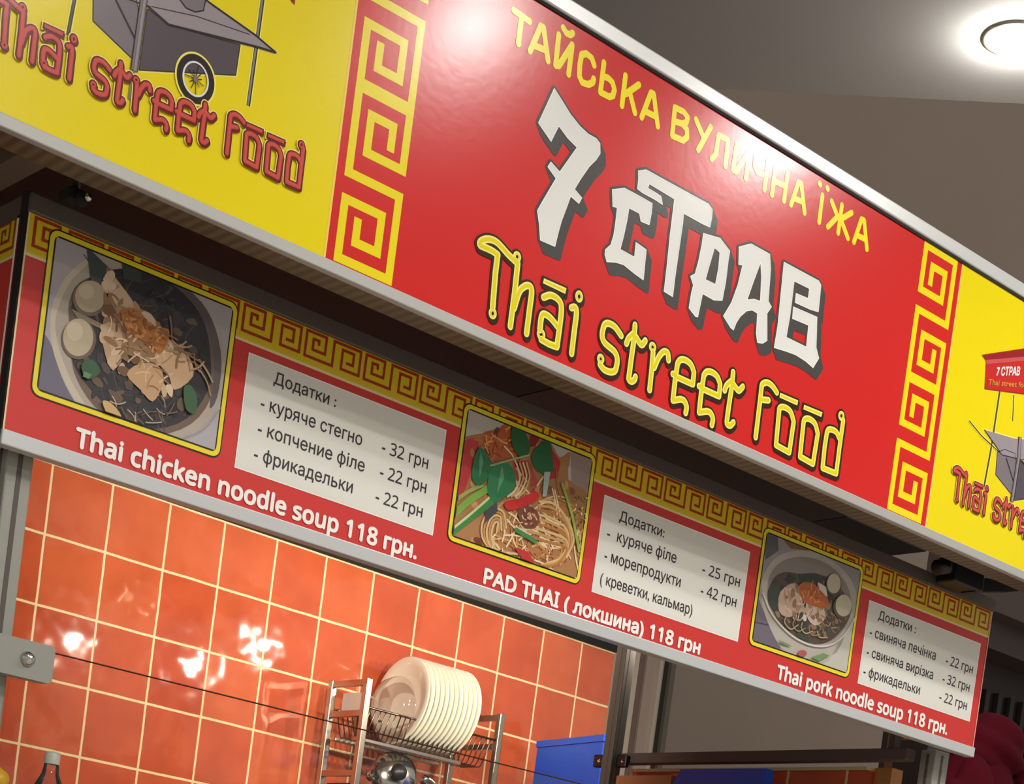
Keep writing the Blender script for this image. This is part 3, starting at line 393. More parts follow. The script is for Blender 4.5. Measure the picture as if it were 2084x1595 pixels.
F = json.loads(r'''[[["p",[176,170,174],[[1.2558,2.0178],[1.6634,2.0542],[1.6826,1.7245],[1.2621,1.6994]]],["p",[112,106,122],[[1.3006,1.84],[1.3186,1.8245],[1.3398,1.7858],[1.3684,1.7538],[1.3984,1.7339],[1.2805,1.7169],[1.2818,1.8242]]],["p",[178,166,152],[[1.3569,1.9745],[1.3293,1.9406],[1.3134,1.9016],[1.3095,1.8621],[1.3186,1.8245],[1.3395,1.7881],[1.3681,1.7561],[1.4037,1.7355],[1.4409,1.7271],[1.502,1.7355],[1.5574,1.7546],[1.6054,1.7919],[1.628,1.8424],[1.6268,1.9009],[1.6026,1.9515],[1.5678,1.9851],[1.521,2.0037],[1.4613,2.0195],[1.4057,2.0163],[1.3756,1.9957]]],["p",[200,188,168],[[1.3569,1.9745],[1.3293,1.9406],[1.3134,1.9016],[1.3095,1.8621],[1.3186,1.8245],[1.3395,1.7881],[1.3681,1.7561],[1.4037,1.7355],[1.4206,1.7332],[1.3873,1.7548],[1.3559,1.7861],[1.3303,1.826],[1.3186,1.8628],[1.3241,1.9005],[1.3379,1.9365],[1.3604,1.9685]]],["p",[96,86,88],[[1.522,1.9966],[1.5685,1.9803],[1.6001,1.9481],[1.6196,1.8985],[1.6193,1.8396],[1.6071,1.8205],[1.607,1.8817],[1.5834,1.9399],[1.5432,1.9715],[1.512,1.9856]]],["p",[112,92,78],[[1.3508,1.8231],[1.3662,1.7895],[1.4004,1.7589],[1.45,1.7422],[1.5176,1.7477],[1.5768,1.7832],[1.6078,1.836],[1.6052,1.8938],[1.5827,1.9447],[1.5334,1.9782],[1.4656,1.9891],[1.3961,1.9668],[1.3513,1.9364],[1.3375,1.9004],[1.3419,1.8683]]],["p",[50,45,50],[[1.3613,1.9424],[1.3955,1.9714],[1.465,1.9937],[1.5327,1.9829],[1.5791,1.9486],[1.5995,1.892],[1.6003,1.8464],[1.5697,1.7912],[1.5134,1.7564],[1.454,1.7533],[1.4038,1.7746],[1.3646,1.801],[1.3547,1.8244],[1.3845,1.8342],[1.3683,1.8917],[1.3413,1.8921]]],["n",[[70,62,66],[38,34,38],[88,76,70]],0.0018,120,[[1.3613,1.9424],[1.465,1.9937],[1.5327,1.9829],[1.5791,1.9486],[1.5995,1.892],[1.6003,1.8464],[1.5697,1.7912],[1.5134,1.7564],[1.454,1.7533],[1.4038,1.7746],[1.3646,1.801]],0.05],["b",[[62,54,58],[34,30,34],[84,72,66],[44,52,46],[104,84,66]],0,90,[[1.3613,1.9424],[1.465,1.9937],[1.5327,1.9829],[1.5791,1.9486],[1.5995,1.892],[1.6003,1.8464],[1.5697,1.7912],[1.5134,1.7564],[1.454,1.7533],[1.4038,1.7746],[1.3646,1.801]],0.014],["p",[66,78,72],[[1.3542,1.9939],[1.4037,1.9719],[1.3958,1.9497],[1.3694,1.9428]]],["p",[60,72,66],[[1.4175,1.9915],[1.4515,1.9889],[1.4565,1.9735],[1.4238,1.9669]]],["p",[150,134,112],[[1.3413,1.8921],[1.3963,1.8867],[1.3947,1.8789],[1.3535,1.8818]]],["p",[120,104,84],[[1.3999,1.928],[1.3996,1.9192],[1.3965,1.9103],[1.3909,1.9021],[1.3832,1.8955],[1.3744,1.8911],[1.3652,1.8894],[1.3567,1.8904],[1.3495,1.8941],[1.3444,1.9002],[1.3418,1.9079],[1.3421,1.9166],[1.3452,1.9254],[1.3507,1.9335],[1.3582,1.9401],[1.367,1.9446],[1.3761,1.9465],[1.3848,1.9455],[1.3921,1.9419],[1.3973,1.9358]]],["p",[186,170,142],[[1.3966,1.9298],[1.3964,1.922],[1.3937,1.9141],[1.3888,1.9069],[1.3821,1.901],[1.3744,1.8972],[1.3664,1.8957],[1.3588,1.8966],[1.3525,1.8999],[1.348,1.9053],[1.3458,1.9121],[1.346,1.9199],[1.3487,1.9277],[1.3535,1.9349],[1.3601,1.9407],[1.3678,1.9446],[1.3758,1.9463],[1.3834,1.9454],[1.3898,1.9421],[1.3943,1.9368]]],["p",[202,188,160],[[1.3765,1.9308],[1.3764,1.9272],[1.3749,1.9234],[1.3724,1.92],[1.369,1.9172],[1.3651,1.9152],[1.361,1.9144],[1.3572,1.9147],[1.354,1.9162],[1.3518,1.9186],[1.3507,1.9218],[1.3508,1.9254],[1.3522,1.9291],[1.3547,1.9325],[1.3581,1.9354],[1.362,1.9373],[1.3661,1.9382],[1.3699,1.9379],[1.3731,1.9364],[1.3754,1.934]]],["p",[112,96,78],[[1.3896,1.8602],[1.3895,1.8502],[1.3865,1.8403],[1.381,1.8314],[1.3735,1.8244],[1.3647,1.8199],[1.3556,1.8185],[1.3469,1.8202],[1.3397,1.8249],[1.3344,1.832],[1.3317,1.8409],[1.3319,1.8507],[1.3348,1.8605],[1.3402,1.8693],[1.3476,1.8764],[1.3563,1.8809],[1.3655,1.8824],[1.3742,1.8808],[1.3815,1.8763],[1.3869,1.8691]]],["p",[190,176,146],[[1.3845,1.8614],[1.3845,1.8522],[1.382,1.8431],[1.3772,1.835],[1.3706,1.8286],[1.363,1.8247],[1.355,1.8235],[1.3474,1.8252],[1.341,1.8296],[1.3363,1.8362],[1.3339,1.8445],[1.334,1.8535],[1.3365,1.8625],[1.3412,1.8706],[1.3476,1.877],[1.3552,1.881],[1.3632,1.8823],[1.3709,1.8807],[1.3774,1.8763],[1.3821,1.8697]]],["p",[206,192,164],[[1.3659,1.8643],[1.3658,1.8597],[1.3645,1.8551],[1.3619,1.8509],[1.3585,1.8476],[1.3544,1.8455],[1.3502,1.8449],[1.3462,1.8456],[1.3428,1.8478],[1.3404,1.8512],[1.3391,1.8553],[1.3392,1.86],[1.3405,1.8646],[1.343,1.8687],[1.3465,1.872],[1.3505,1.8741],[1.3547,1.8748],[1.3588,1.874],[1.3622,1.8719],[1.3646,1.8685]]],["p",[150,118,84],[[1.3929,1.9705],[1.3981,1.9723],[1.4195,1.958],[1.4508,1.9346],[1.4798,1.9298],[1.5155,1.9021],[1.5196,1.8735],[1.4853,1.8523],[1.4454,1.8541],[1.424,1.8275],[1.4081,1.8419],[1.397,1.8821],[1.4023,1.9228]]],["p",[206,178,146],[[1.393,1.9693],[1.4197,1.9569],[1.4496,1.933],[1.4362,1.9186],[1.4128,1.9264],[1.4014,1.9492]]],["p",[196,160,124],[[1.3968,1.8832],[1.4145,1.8953],[1.4327,1.8843],[1.4333,1.86],[1.421,1.8486],[1.4273,1.8237],[1.4154,1.8296],[1.3996,1.8635]]],["b",[[206,176,142],[150,112,76],[180,142,104],[120,84,56],[222,196,166]],0,60,[[1.3961,1.9668],[1.4511,1.9323],[1.5182,1.903],[1.5672,1.8587],[1.5405,1.83],[1.4989,1.797],[1.45,1.8212],[1.4127,1.8288],[1.3983,1.8825]],0.017],["p",[214,188,158],[[1.4629,1.929],[1.4798,1.9298],[1.4904,1.9161],[1.4751,1.9035],[1.4595,1.913]]],["p",[204,168,130],[[1.5155,1.9021],[1.5555,1.8877],[1.5686,1.8592],[1.5381,1.8268],[1.5234,1.8472],[1.4947,1.8666]]],["p",[200,160,118],[[1.4497,1.8235],[1.4689,1.847],[1.502,1.8553],[1.5162,1.8374],[1.5131,1.8189],[1.5005,1.7962],[1.4774,1.8076]]],["n",[[216,186,150],[176,132,90],[150,104,66],[226,200,166]],0.0028,46,[[1.3997,1.9413],[1.4515,1.93],[1.5182,1.903],[1.5643,1.8679],[1.5401,1.8324],[1.4983,1.8017],[1.45,1.8212],[1.4081,1.8419],[1.3996,1.883]],0.03],["p",[178,114,54],[[1.4254,1.9161],[1.4461,1.9281],[1.4636,1.9243],[1.4825,1.9109],[1.5132,1.9175],[1.5137,1.894],[1.5024,1.8728],[1.4866,1.8825],[1.4636,1.8848],[1.44,1.8917]]],["n",[[198,128,58],[214,152,84],[160,92,40]],0.0035,34,[[1.4254,1.9161],[1.4461,1.9281],[1.4825,1.9109],[1.5132,1.9175],[1.5024,1.8728],[1.4636,1.8848],[1.4374,1.8908]],0.018],["b",[[214,150,78],[150,84,36],[192,120,56]],0,26,[[1.4254,1.9161],[1.4461,1.9281],[1.4825,1.9109],[1.5132,1.9175],[1.5024,1.8728],[1.4636,1.8848]],0.008],["n",[[176,146,110],[140,108,76]],0.0032,16,[[1.5168,1.9125],[1.5506,1.9012],[1.5852,1.8873],[1.597,1.8683],[1.5643,1.8679],[1.5258,1.8905]],0.045],["p",[58,92,62],[[1.3689,1.8133],[1.3869,1.8265],[1.4025,1.8132],[1.3895,1.7981],[1.3776,1.7955]]],["p",[96,136,96],[[1.375,1.8044],[1.3887,1.8039],[1.3843,1.7964],[1.3735,1.7954]]],["p",[60,96,62],[[1.5531,1.834],[1.5651,1.8429],[1.5798,1.8273],[1.58,1.8019],[1.5621,1.8028]]],["p",[206,170,118],[[1.4127,1.77],[1.4293,1.7703],[1.448,1.7564],[1.4383,1.746],[1.4203,1.7552]]],["n",[[190,170,140],[120,96,70]],0.0018,16,[[1.4094,1.7935],[1.4952,1.7833],[1.5489,1.8125],[1.5269,1.763],[1.448,1.7564]],0.03],["s",[150,140,130],0.0012,[[1.5577,1.7526],[1.6007,1.7828],[1.6273,1.8268]]]],[["p",[194,186,176],[[2.0645,2.0102],[2.5512,2.0434],[2.5809,1.707],[2.0738,1.6989]]],["p",[158,138,128],[[2.4062,1.9859],[2.493,1.9873],[2.48,1.8771],[2.4205,1.9088]]],["p",[170,120,72],[[2.138,1.9249],[2.179,1.9485],[2.213,1.9634],[2.2395,1.9875],[2.2759,1.994],[2.3143,1.9916],[2.3545,1.9825],[2.3807,1.9641],[2.407,1.9814],[2.41,1.9297],[2.4707,1.9084],[2.478,1.7796],[2.4659,1.7547],[2.4052,1.7419],[2.3103,1.7321],[2.2159,1.7381],[2.1318,1.7368],[2.1404,1.8074],[2.1377,1.8748]]],["p",[192,58,60],[[2.1395,1.9162],[2.178,1.9368],[2.1733,1.8943],[2.1578,1.8282],[2.1374,1.8247]]],["p",[190,72,74],[[2.2639,1.9207],[2.3051,1.9373],[2.346,1.8879],[2.2986,1.8675]]],["p",[140,34,38],[[2.2996,1.9848],[2.3246,1.9876],[2.3188,1.9671],[2.298,1.9586]]],["p",[182,44,44],[[2.3562,1.9735],[2.3839,1.9556],[2.3815,1.924],[2.3588,1.9151]]],["p",[184,92,44],[[2.1824,1.9461],[2.2209,1.9704],[2.2547,1.9898],[2.2772,1.9338],[2.2164,1.9091]]],["b",[[206,150,96],[140,84,44],[190,118,64],[120,60,34]],0,60,[[2.138,1.9249],[2.2517,1.9889],[2.3545,1.9825],[2.41,1.9297],[2.4607,1.8719],[2.462,1.7755],[2.3095,1.7366],[2.1595,1.7486]],0.014],["n",[[206,120,60],[150,70,30],[224,160,96]],0.0032,26,[[2.1518,1.9313],[2.2517,1.9889],[2.2772,1.9338],[2.2164,1.9091]],0.025],["n",[[220,190,140],[200,150,90],[176,112,60],[232,208,166]],0.004,130,[[2.2643,1.9184],[2.3176,1.9034],[2.369,1.9038],[2.4374,1.8895],[2.4641,1.8002],[2.4036,1.751],[2.2966,1.738],[2.2124,1.758],[2.2134,1.8045],[2.2794,1.8341]],0.07],["s",[222,188,134],0.0048,[[2.3432,1.8682],[2.381,1.8739],[2.4172,1.8552],[2.443,1.8237],[2.4304,1.7843]]],["s",[204,154,92],0.0048,[[2.3403,1.8594],[2.3801,1.8646],[2.4185,1.8484],[2.4384,1.8162],[2.4213,1.7795]]],["s",[182,118,62],0.0048,[[2.3374,1.8505],[2.3792,1.8553],[2.4198,1.8415],[2.4338,1.8087],[2.4123,1.7748]]],["s",[222,188,134],0.0048,[[2.3345,1.8417],[2.3783,1.8461],[2.421,1.8347],[2.4292,1.8013],[2.4033,1.7701]]],["s",[204,154,92],0.0048,[[2.3316,1.8329],[2.3774,1.8368],[2.4223,1.8278],[2.4246,1.7938],[2.3944,1.7654]]],["s",[182,118,62],0.0048,[[2.3287,1.8241],[2.3765,1.8275],[2.4236,1.8209],[2.4201,1.7864],[2.3854,1.7607]]],["s",[222,188,134],0.0048,[[2.3258,1.8153],[2.3756,1.8182],[2.4249,1.8141],[2.4155,1.779],[2.3765,1.7561]]],["s",[204,154,92],0.0048,[[2.323,1.8065],[2.3747,1.8089],[2.4261,1.8072],[2.4109,1.7716],[2.3676,1.7514]]],["s",[182,118,62],0.0048,[[2.3201,1.7977],[2.3738,1.7996],[2.4274,1.8003],[2.4064,1.7642],[2.3588,1.7468]]],["s",[218,182,128],0.0046,[[2.27,1.7989],[2.256,1.8254],[2.2261,1.8195],[2.2106,1.7853],[2.2249,1.7567],[2.269,1.7519]]],["s",[196,140,82],0.0046,[[2.2645,1.7951],[2.2539,1.8197],[2.229,1.8134],[2.2174,1.7815],[2.2331,1.7551],[2.2782,1.7534]]],["s",[218,182,128],0.0046,[[2.2589,1.7913],[2.2518,1.814],[2.2319,1.8072],[2.2242,1.7778],[2.2414,1.7536],[2.2873,1.7548]]],["s",[196,140,82],0.0046,[[2.2534,1.7875],[2.2497,1.8083],[2.2349,1.8011],[2.231,1.7741],[2.2497,1.752],[2.2965,1.7563]]],["s",[218,182,128],0.0046,[[2.2479,1.7837],[2.2476,1.8026],[2.2378,1.7949],[2.2378,1.7703],[2.2581,1.7505],[2.3057,1.7577]]],["s",[226,200,158],0.0042,[[2.2733,1.921],[2.2866,1.8992],[2.279,1.8714],[2.2631,1.8553]]],["s",[206,164,110],0.0042,[[2.2816,1.9235],[2.2944,1.9015],[2.2868,1.8736],[2.2721,1.8578]]],["s",[226,200,158],0.0042,[[2.29,1.9259],[2.3022,1.9037],[2.2946,1.8758],[2.281,1.8603]]],["s",[206,164,110],0.0042,[[2.2984,1.9284],[2.3101,1.9059],[2.3024,1.878],[2.29,1.8628]]],["p",[72,70,76],[[2.2124,1.8273],[2.2381,1.839],[2.2441,1.8221],[2.2157,1.7913]]],["s",[126,168,70],0.0135,[[2.1385,1.7841],[2.1711,1.8204],[2.2107,1.8545]]],["s",[60,130,62],0.0135,[[2.1381,1.7521],[2.1818,1.7936],[2.2263,1.8358]]],["s",[196,206,150],0.005,[[2.1398,1.7594],[2.1807,1.8002],[2.2218,1.8438]]],["s",[156,164,92],0.007,[[2.1368,1.8109],[2.1681,1.8379],[2.1979,1.8578]]],["p",[44,112,70],[[2.1803,1.9238],[2.1999,1.9158],[2.2152,1.9019],[2.2102,1.8751],[2.1923,1.855],[2.1735,1.8623],[2.1705,1.8934]]],["p",[50,124,78],[[2.218,1.9004],[2.2371,1.914],[2.2659,1.9096],[2.2785,1.8829],[2.2627,1.8575],[2.2294,1.8355],[2.2099,1.8589]]],["p",[38,98,52],[[2.2516,1.9808],[2.2697,1.9933],[2.296,1.9697],[2.3011,1.9502],[2.2819,1.934],[2.2569,1.9511]]],["p",[36,98,54],[[2.308,1.9475],[2.3271,1.9743],[2.3484,1.9842],[2.3623,1.9493],[2.3673,1.9306],[2.3401,1.9204],[2.3181,1.927]]],["p",[92,150,110],[[2.1843,1.9181],[2.1935,1.9002],[2.1898,1.8693],[2.1834,1.8972]]],["p",[96,158,116],[[2.2381,1.9085],[2.2483,1.886],[2.2357,1.8523],[2.2365,1.8826]]],["p",[170,192,182],[[2.3441,1.9251],[2.3594,1.9295],[2.3575,1.8816],[2.3477,1.8789]]],["s",[156,176,116],0.0035,[[2.2121,1.8987],[2.2517,1.9194],[2.3006,1.9442]]],["p",[202,44,44],[[2.2573,1.8443],[2.2936,1.8603],[2.3292,1.8832],[2.3378,1.8714],[2.3024,1.8463],[2.2675,1.8309]]],["p",[122,70,50],[[2.2914,1.8374],[2.3204,1.8525],[2.3465,1.8407],[2.3397,1.8164],[2.3085,1.8128]]],["n",[[206,160,116],[90,46,34],[226,190,150]],0.003,24,[[2.2914,1.8374],[2.3204,1.8525],[2.3465,1.8407],[2.3397,1.8164],[2.3085,1.8128]],0.007],["s",[154,178,72],0.0065,[[2.393,1.9154],[2.429,1.8632],[2.4584,1.8036]]],["s",[60,132,72],0.0085,[[2.2933,1.8005],[2.3442,1.7916]]],["p",[192,40,42],[[2.2927,1.7687],[2.3294,1.7676],[2.3516,1.7509],[2.3235,1.7472]]],["n",[[40,44,40],[236,222,180],[150,150,70]],0.0028,34,[[2.4205,1.9088],[2.4711,1.9061],[2.4804,1.7851],[2.4502,1.8208]],0.006],["n",[[40,40,36],[230,220,190],[60,110,60]],0.0028,22,[[2.1584,1.7552],[2.2124,1.758],[2.3379,1.7557],[2.3973,1.7494],[2.3103,1.7321]],0.006]],[["p",[152,146,148],[[2.8856,2.0104],[3.4398,2.0431],[3.4769,1.7123],[2.8992,1.7039]]],["p",[96,92,100],[[2.9834,1.9859],[3.021,1.9869],[3.0316,1.9536],[2.9932,1.9233]]],["p",[130,96,62],[[3.0247,1.9856],[3.1492,1.9911],[3.1234,1.9775],[3.0687,1.9678]]],["p",[108,100,110],[[2.9777,1.843],[3.0017,1.8263],[3.0403,1.7903],[3.0805,1.7493],[2.9724,1.7384]]],["s",[70,62,66],0.003,[[2.9824,1.788],[3.0465,1.794]]],["p",[192,188,176],[[3.2964,1.8597],[3.3283,1.8862],[3.3201,1.7369],[3.1839,1.7331],[3.2676,1.7869]]],["p",[178,171,160],[[2.9953,1.8564],[2.9946,1.8922],[3.0205,1.9326],[3.0667,1.9609],[3.1338,1.979],[3.2066,1.9782],[3.2662,1.9607],[3.3027,1.9321],[3.3108,1.8796],[3.2876,1.8316],[3.2646,1.8004],[3.2433,1.7627],[3.2098,1.7477],[3.1532,1.7414],[3.0944,1.7502],[3.0544,1.7731],[3.01,1.8193]]],["p",[142,132,124],[[3.0142,1.8565],[3.0142,1.8971],[3.0477,1.9351],[3.1059,1.9592],[3.176,1.968],[3.2375,1.9558],[3.2813,1.9268],[3.2967,1.8834],[3.2785,1.8389],[3.2347,1.8018],[3.173,1.783],[3.115,1.7859],[3.0574,1.8079],[3.0241,1.834]]],["p",[88,74,64],[[3.0167,1.8526],[3.0258,1.891],[3.0592,1.9142],[3.1137,1.9234],[3.1897,1.9391],[3.2349,1.9341],[3.2782,1.9072],[3.2933,1.8731],[3.2597,1.8228],[3.2076,1.7909],[3.1436,1.7856],[3.085,1.7938],[3.0379,1.826]]],["n",[[150,120,90],[60,52,46],[176,150,116]],0.0022,50,[[3.0233,1.8542],[3.0604,1.9088],[3.1906,1.9347],[3.2711,1.9055],[3.2862,1.8714],[3.2521,1.8234],[3.2069,1.7942],[3.1429,1.7889],[3.0841,1.7982],[3.0396,1.8264]],0.04],["b",[[120,98,78],[66,58,50],[150,124,98],[80,84,70]],0,70,[[3.0233,1.8542],[3.0604,1.9088],[3.1906,1.9347],[3.2711,1.9055],[3.2862,1.8714],[3.2521,1.8234],[3.2069,1.7942],[3.1429,1.7889],[3.0841,1.7982],[3.0396,1.8264]],0.012],["p",[66,72,62],[[3.0145,1.8633],[3.0395,1.8922],[3.0547,1.8619],[3.0533,1.8274],[3.0258,1.8344]]],["p",[64,72,62],[[3.1162,1.8379],[3.1444,1.8481],[3.1688,1.7855],[3.1266,1.7897]]],["p",[58,62,56],[[3.0639,1.9006],[3.0873,1.9144],[3.0999,1.905],[3.0745,1.8918]]],["p",[62,66,58],[[3.1072,1.9206],[3.1611,1.9365],[3.1946,1.9333],[3.165,1.919],[3.1163,1.9114]]],["p",[196,170,148],[[3.053,1.8694],[3.0975,1.8998],[3.1287,1.8708],[3.1249,1.8469],[3.0926,1.8242],[3.0583,1.8286]]],["p",[210,190,172],[[3.1413,1.8623],[3.1813,1.8778],[3.2121,1.8538],[3.185,1.8276],[3.1546,1.8343]]],["p",[220,210,200],[[3.1701,1.9203],[3.2002,1.9161],[3.2081,1.8971],[3.1826,1.8967]]],["n",[[222,200,180],[170,130,100],[190,150,112]],0.003,30,[[3.0521,1.8658],[3.0975,1.8998],[3.1815,1.8767],[3.2121,1.8538],[3.1823,1.8235],[3.0926,1.8242]],0.025],["b",[[226,208,190],[176,140,112],[206,176,150],[150,112,84]],0,44,[[3.0547,1.8698],[3.0977,1.8988],[3.1723,1.9185],[3.2058,1.8989],[3.2121,1.8538],[3.1818,1.8257],[3.0926,1.8242]],0.012],["p",[184,100,50],[[3.11,1.8995],[3.1447,1.9128],[3.1769,1.9057],[3.2113,1.8909],[3.2065,1.8711],[3.155,1.8657],[3.1253,1.87]]],["n",[[206,124,64],[160,82,38],[222,150,90]],0.0032,28,[[3.11,1.8995],[3.1447,1.9128],[3.1769,1.9057],[3.2113,1.8909],[3.2065,1.8711],[3.155,1.8657],[3.1253,1.87]],0.014],["p",[96,82,66],[[3.2483,1.9339],[3.2486,1.9265],[3.2463,1.9191],[3.2417,1.9126],[3.2352,1.9075],[3.2274,1.9044],[3.2192,1.9036],[3.2113,1.9051],[3.2044,1.9088],[3.1994,1.9143],[3.1965,1.9211],[3.1962,1.9284],[3.1985,1.9357],[3.203,1.9422],[3.2095,1.9473],[3.2172,1.9504],[3.2255,1.9513],[3.2334,1.9499],[3.2403,1.9462],[3.2454,1.9407]]],["p",[194,184,160],[[3.2443,1.9353],[3.2446,1.9285],[3.2427,1.9219],[3.2388,1.9161],[3.2331,1.9116],[3.2264,1.9089],[3.2193,1.9082],[3.2124,1.9096],[3.2065,1.913],[3.202,1.918],[3.1995,1.9241],[3.1992,1.9308],[3.2011,1.9374],[3.205,1.9432],[3.2105,1.9477],[3.2172,1.9504],[3.2244,1.9512],[3.2313,1.9498],[3.2372,1.9464],[3.2417,1.9414]]],["p",[100,84,66],[[3.2935,1.8944],[3.2937,1.8863],[3.2908,1.8782],[3.2851,1.871],[3.2771,1.8654],[3.2677,1.8619],[3.2578,1.8608],[3.2484,1.8623],[3.2403,1.8662],[3.2344,1.8721],[3.2311,1.8794],[3.2309,1.8874],[3.2338,1.8954],[3.2394,1.9026],[3.2473,1.9082],[3.2566,1.9118],[3.2665,1.913],[3.276,1.9115],[3.2842,1.9077],[3.2902,1.9018]]],["p",[198,190,162],[[3.292,1.8976],[3.2923,1.8901],[3.2899,1.8827],[3.285,1.8761],[3.2782,1.871],[3.2701,1.8678],[3.2615,1.867],[3.2533,1.8685],[3.2462,1.8722],[3.241,1.8778],[3.2381,1.8846],[3.2378,1.892],[3.2402,1.8994],[3.245,1.906],[3.2517,1.9111],[3.2598,1.9142],[3.2683,1.9151],[3.2766,1.9137],[3.2837,1.91],[3.289,1.9045]]],["s",[190,166,132],0.003,[[3.0847,1.8281],[3.0779,1.8105],[3.1013,1.7999],[3.1231,1.8142]]],["s",[166,136,100],0.003,[[3.1101,1.825],[3.1062,1.8103],[3.1259,1.8011],[3.1484,1.8132]]],["s",[190,166,132],0.003,[[3.1357,1.8218],[3.1347,1.81],[3.1508,1.8022],[3.1738,1.8122]]],["s",[166,136,100],0.003,[[3.1616,1.8186],[3.1635,1.8098],[3.1758,1.8034],[3.1995,1.8112]]],["s",[190,166,132],0.003,[[3.1877,1.8154],[3.1926,1.8096],[3.201,1.8046],[3.2254,1.8102]]],["s",[206,200,188],0.004,[[2.9979,1.8525],[3.0306,1.8197],[3.0774,1.7966],[3.1297,1.7835],[3.1875,1.7828],[3.2394,1.797],[3.281,1.8277],[3.3087,1.872]]],["p",[170,88,80],[[3.1647,1.7614],[3.1644,1.7592],[3.1626,1.7569],[3.1596,1.7546],[3.1556,1.7528],[3.151,1.7514],[3.1463,1.7507],[3.1419,1.7507],[3.1383,1.7514],[3.1357,1.7527],[3.1346,1.7546],[3.1349,1.7568],[3.1366,1.7592],[3.1396,1.7614],[3.1436,1.7632],[3.1482,1.7646],[3.1529,1.7654],[3.1573,1.7654],[3.1609,1.7646],[3.1635,1.7633]]],["p",[112,144,92],[[3.179,1.7553],[3.2188,1.7736],[3.2408,1.7738],[3.2085,1.7537]]],["p",[110,140,96],[[3.0658,1.7688],[3.105,1.7664],[3.1127,1.7635],[3.0777,1.7624]]]]]''')

# ------------------------------------------------------------------ the hall (setting)
MB().box(-4, 11, -4, 10.5, -0.1, 0.0, FLOORM).build('floor', kind='structure')
# suspended ceiling; its far edge runs slantwise behind the stall
ce = [(-4, -4), (7.2, -4), (7.2, -0.361), (4.275, 3.27), (3.73, 3.947), (-1.5, 10.43), (-4, 10.43)]
cm = MB().prism(ce, 'z', CEIL, CEIL + 0.25, CEILM).build('ceiling', kind='structure')
MB().box(-4, 14, 8.0, 8.15, 0, 14, WALLF).build('wall_far', kind='structure')

# tiled back wall of the stall: local x along the wall, origin on a joint crossing
YAW = 0.0514010536; T0 = Vector((2.4024, 5.0001, 2.0436))
MB_ = MB(); MB_.box(-0.975, 2.348, 0.0, 0.06, -2.0436, 0.1995, TILE)
tw = MB_.build('wall_back', kind='structure', origin=(0, 0, 0)); tw.location = T0; tw.rotation_euler = (0, 0, YAW)
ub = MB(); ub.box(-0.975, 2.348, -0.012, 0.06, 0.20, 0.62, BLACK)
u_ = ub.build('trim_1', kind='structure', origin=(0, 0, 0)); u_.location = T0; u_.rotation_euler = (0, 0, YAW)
# low tiled side wall under the cross beam, topped by a cream edge
sw = MB(); sw.box(0.0, 0.86, 0.0, 0.05, -1.7, -0.075, TILE)
s_ = sw.build('wall_right', kind='structure', origin=(0, 0, 0)); s_.location = (3.77, 3.928, 1.69); s_.rotation_euler = (0, 0, -PI / 2)
MB().box(3.765, 3.825, 3.072, 3.93, 1.6155, 1.624, MCREAM).build('trim_2', kind='structure')

# ------------------------------------------------------------------ ceiling downlights
def downlight(x, y, label):
    t = empty('ceiling_downlight', (x, y, CEIL), label, 'ceiling light', 'downlights in the ceiling')
    MB().lathe([(0.062, -0.001), (0.066, -0.005), (0.084, -0.005), (0.088, -0.003), (0.088, 0.0)], M('downlight_trim', (150, 140, 124), 0.35), (x, y, CEIL), n=40).build('trim_ring', t)
    MB().lathe([(0.0001, -0.046), (0.02, -0.044), (0.04, -0.035), (0.055, -0.019), (0.0615, -0.004)], M('downlight_lens', (255, 250, 240), 0.4, emit=((255, 250, 242), 150.0)), (x, y, CEIL), n=32).build('lens', t)
LB = ['round downlight glowing in the grey ceiling at the upper right'] + ['round downlight in the ceiling out of view in front of the stall'] * 20
for (x, y, e, a), lb in zip(DOWN, LB): downlight(x, y, lb)

# ------------------------------------------------------------------ fascia sign
YS = 2.60; SX0, SX1 = 0.98, 3.955; BL, BR = 1.6655, 3.2680
ZB0, ZB1, ZT0, ZT1 = 2.0275, 2.0470, 2.6165, 2.646
sign = empty('fascia_sign', ((SX0 + SX1) / 2, YS, ZB0), 'large red and yellow shop sign across the top of the food stall', 'sign')
cp = MB().box(BL, BR, YS, YS + 0.03, ZB1 - 0.01, ZT0 + 0.002, RED).build('center_panel', sign, label='red middle panel of the sign')
lp = MB().box(SX0, BL - 0.0005, YS, YS + 0.03, ZB1 - 0.01, ZT0 + 0.002, YEL).build('side_panel', sign, label='yellow panel left of the red one')
rp = MB().box(BR + 0.0005, SX1, YS, YS + 0.03, ZB1 - 0.01, ZT0 + 0.002, YEL).build('side_panel', sign, label='yellow panel right of the red one')
MB().box(SX0, SX1, YS - 0.006, YS + 0.068, ZT0 + 0.001, ZT1, ALUP, 0.003).build('top_rail', sign, label='bright aluminium rail along the top')
MB().box(SX0, SX1, YS - 0.0025, YS + 0.001, ZT0 - 0.0045, ZT0 + 0.0005, BLACK).build('shadow_gap', sign, label='thin black joint under the top rail')
MB().box(SX0, SX1, YS - 0.0035, YS + 0.012, ZB0, ZB1, M('sign_rail_grey', (172, 171, 166), 0.4, 0.1), 0.002).build('bottom_rail', sign, label='grey rail along the bottom')
MB().box(SX0, SX1, YS + 0.012, YS + 0.068, ZB0 + 0.002, ZB0 + 0.012, REFLSTRIPE).build('underside_strip', sign, label='brown ribbed strip under the bottom rail')
MB().box(SX0, SX1, YS + 0.031, YS + 0.068, ZB0 + 0.012, ZT0, DGREY).build('backing', sign)

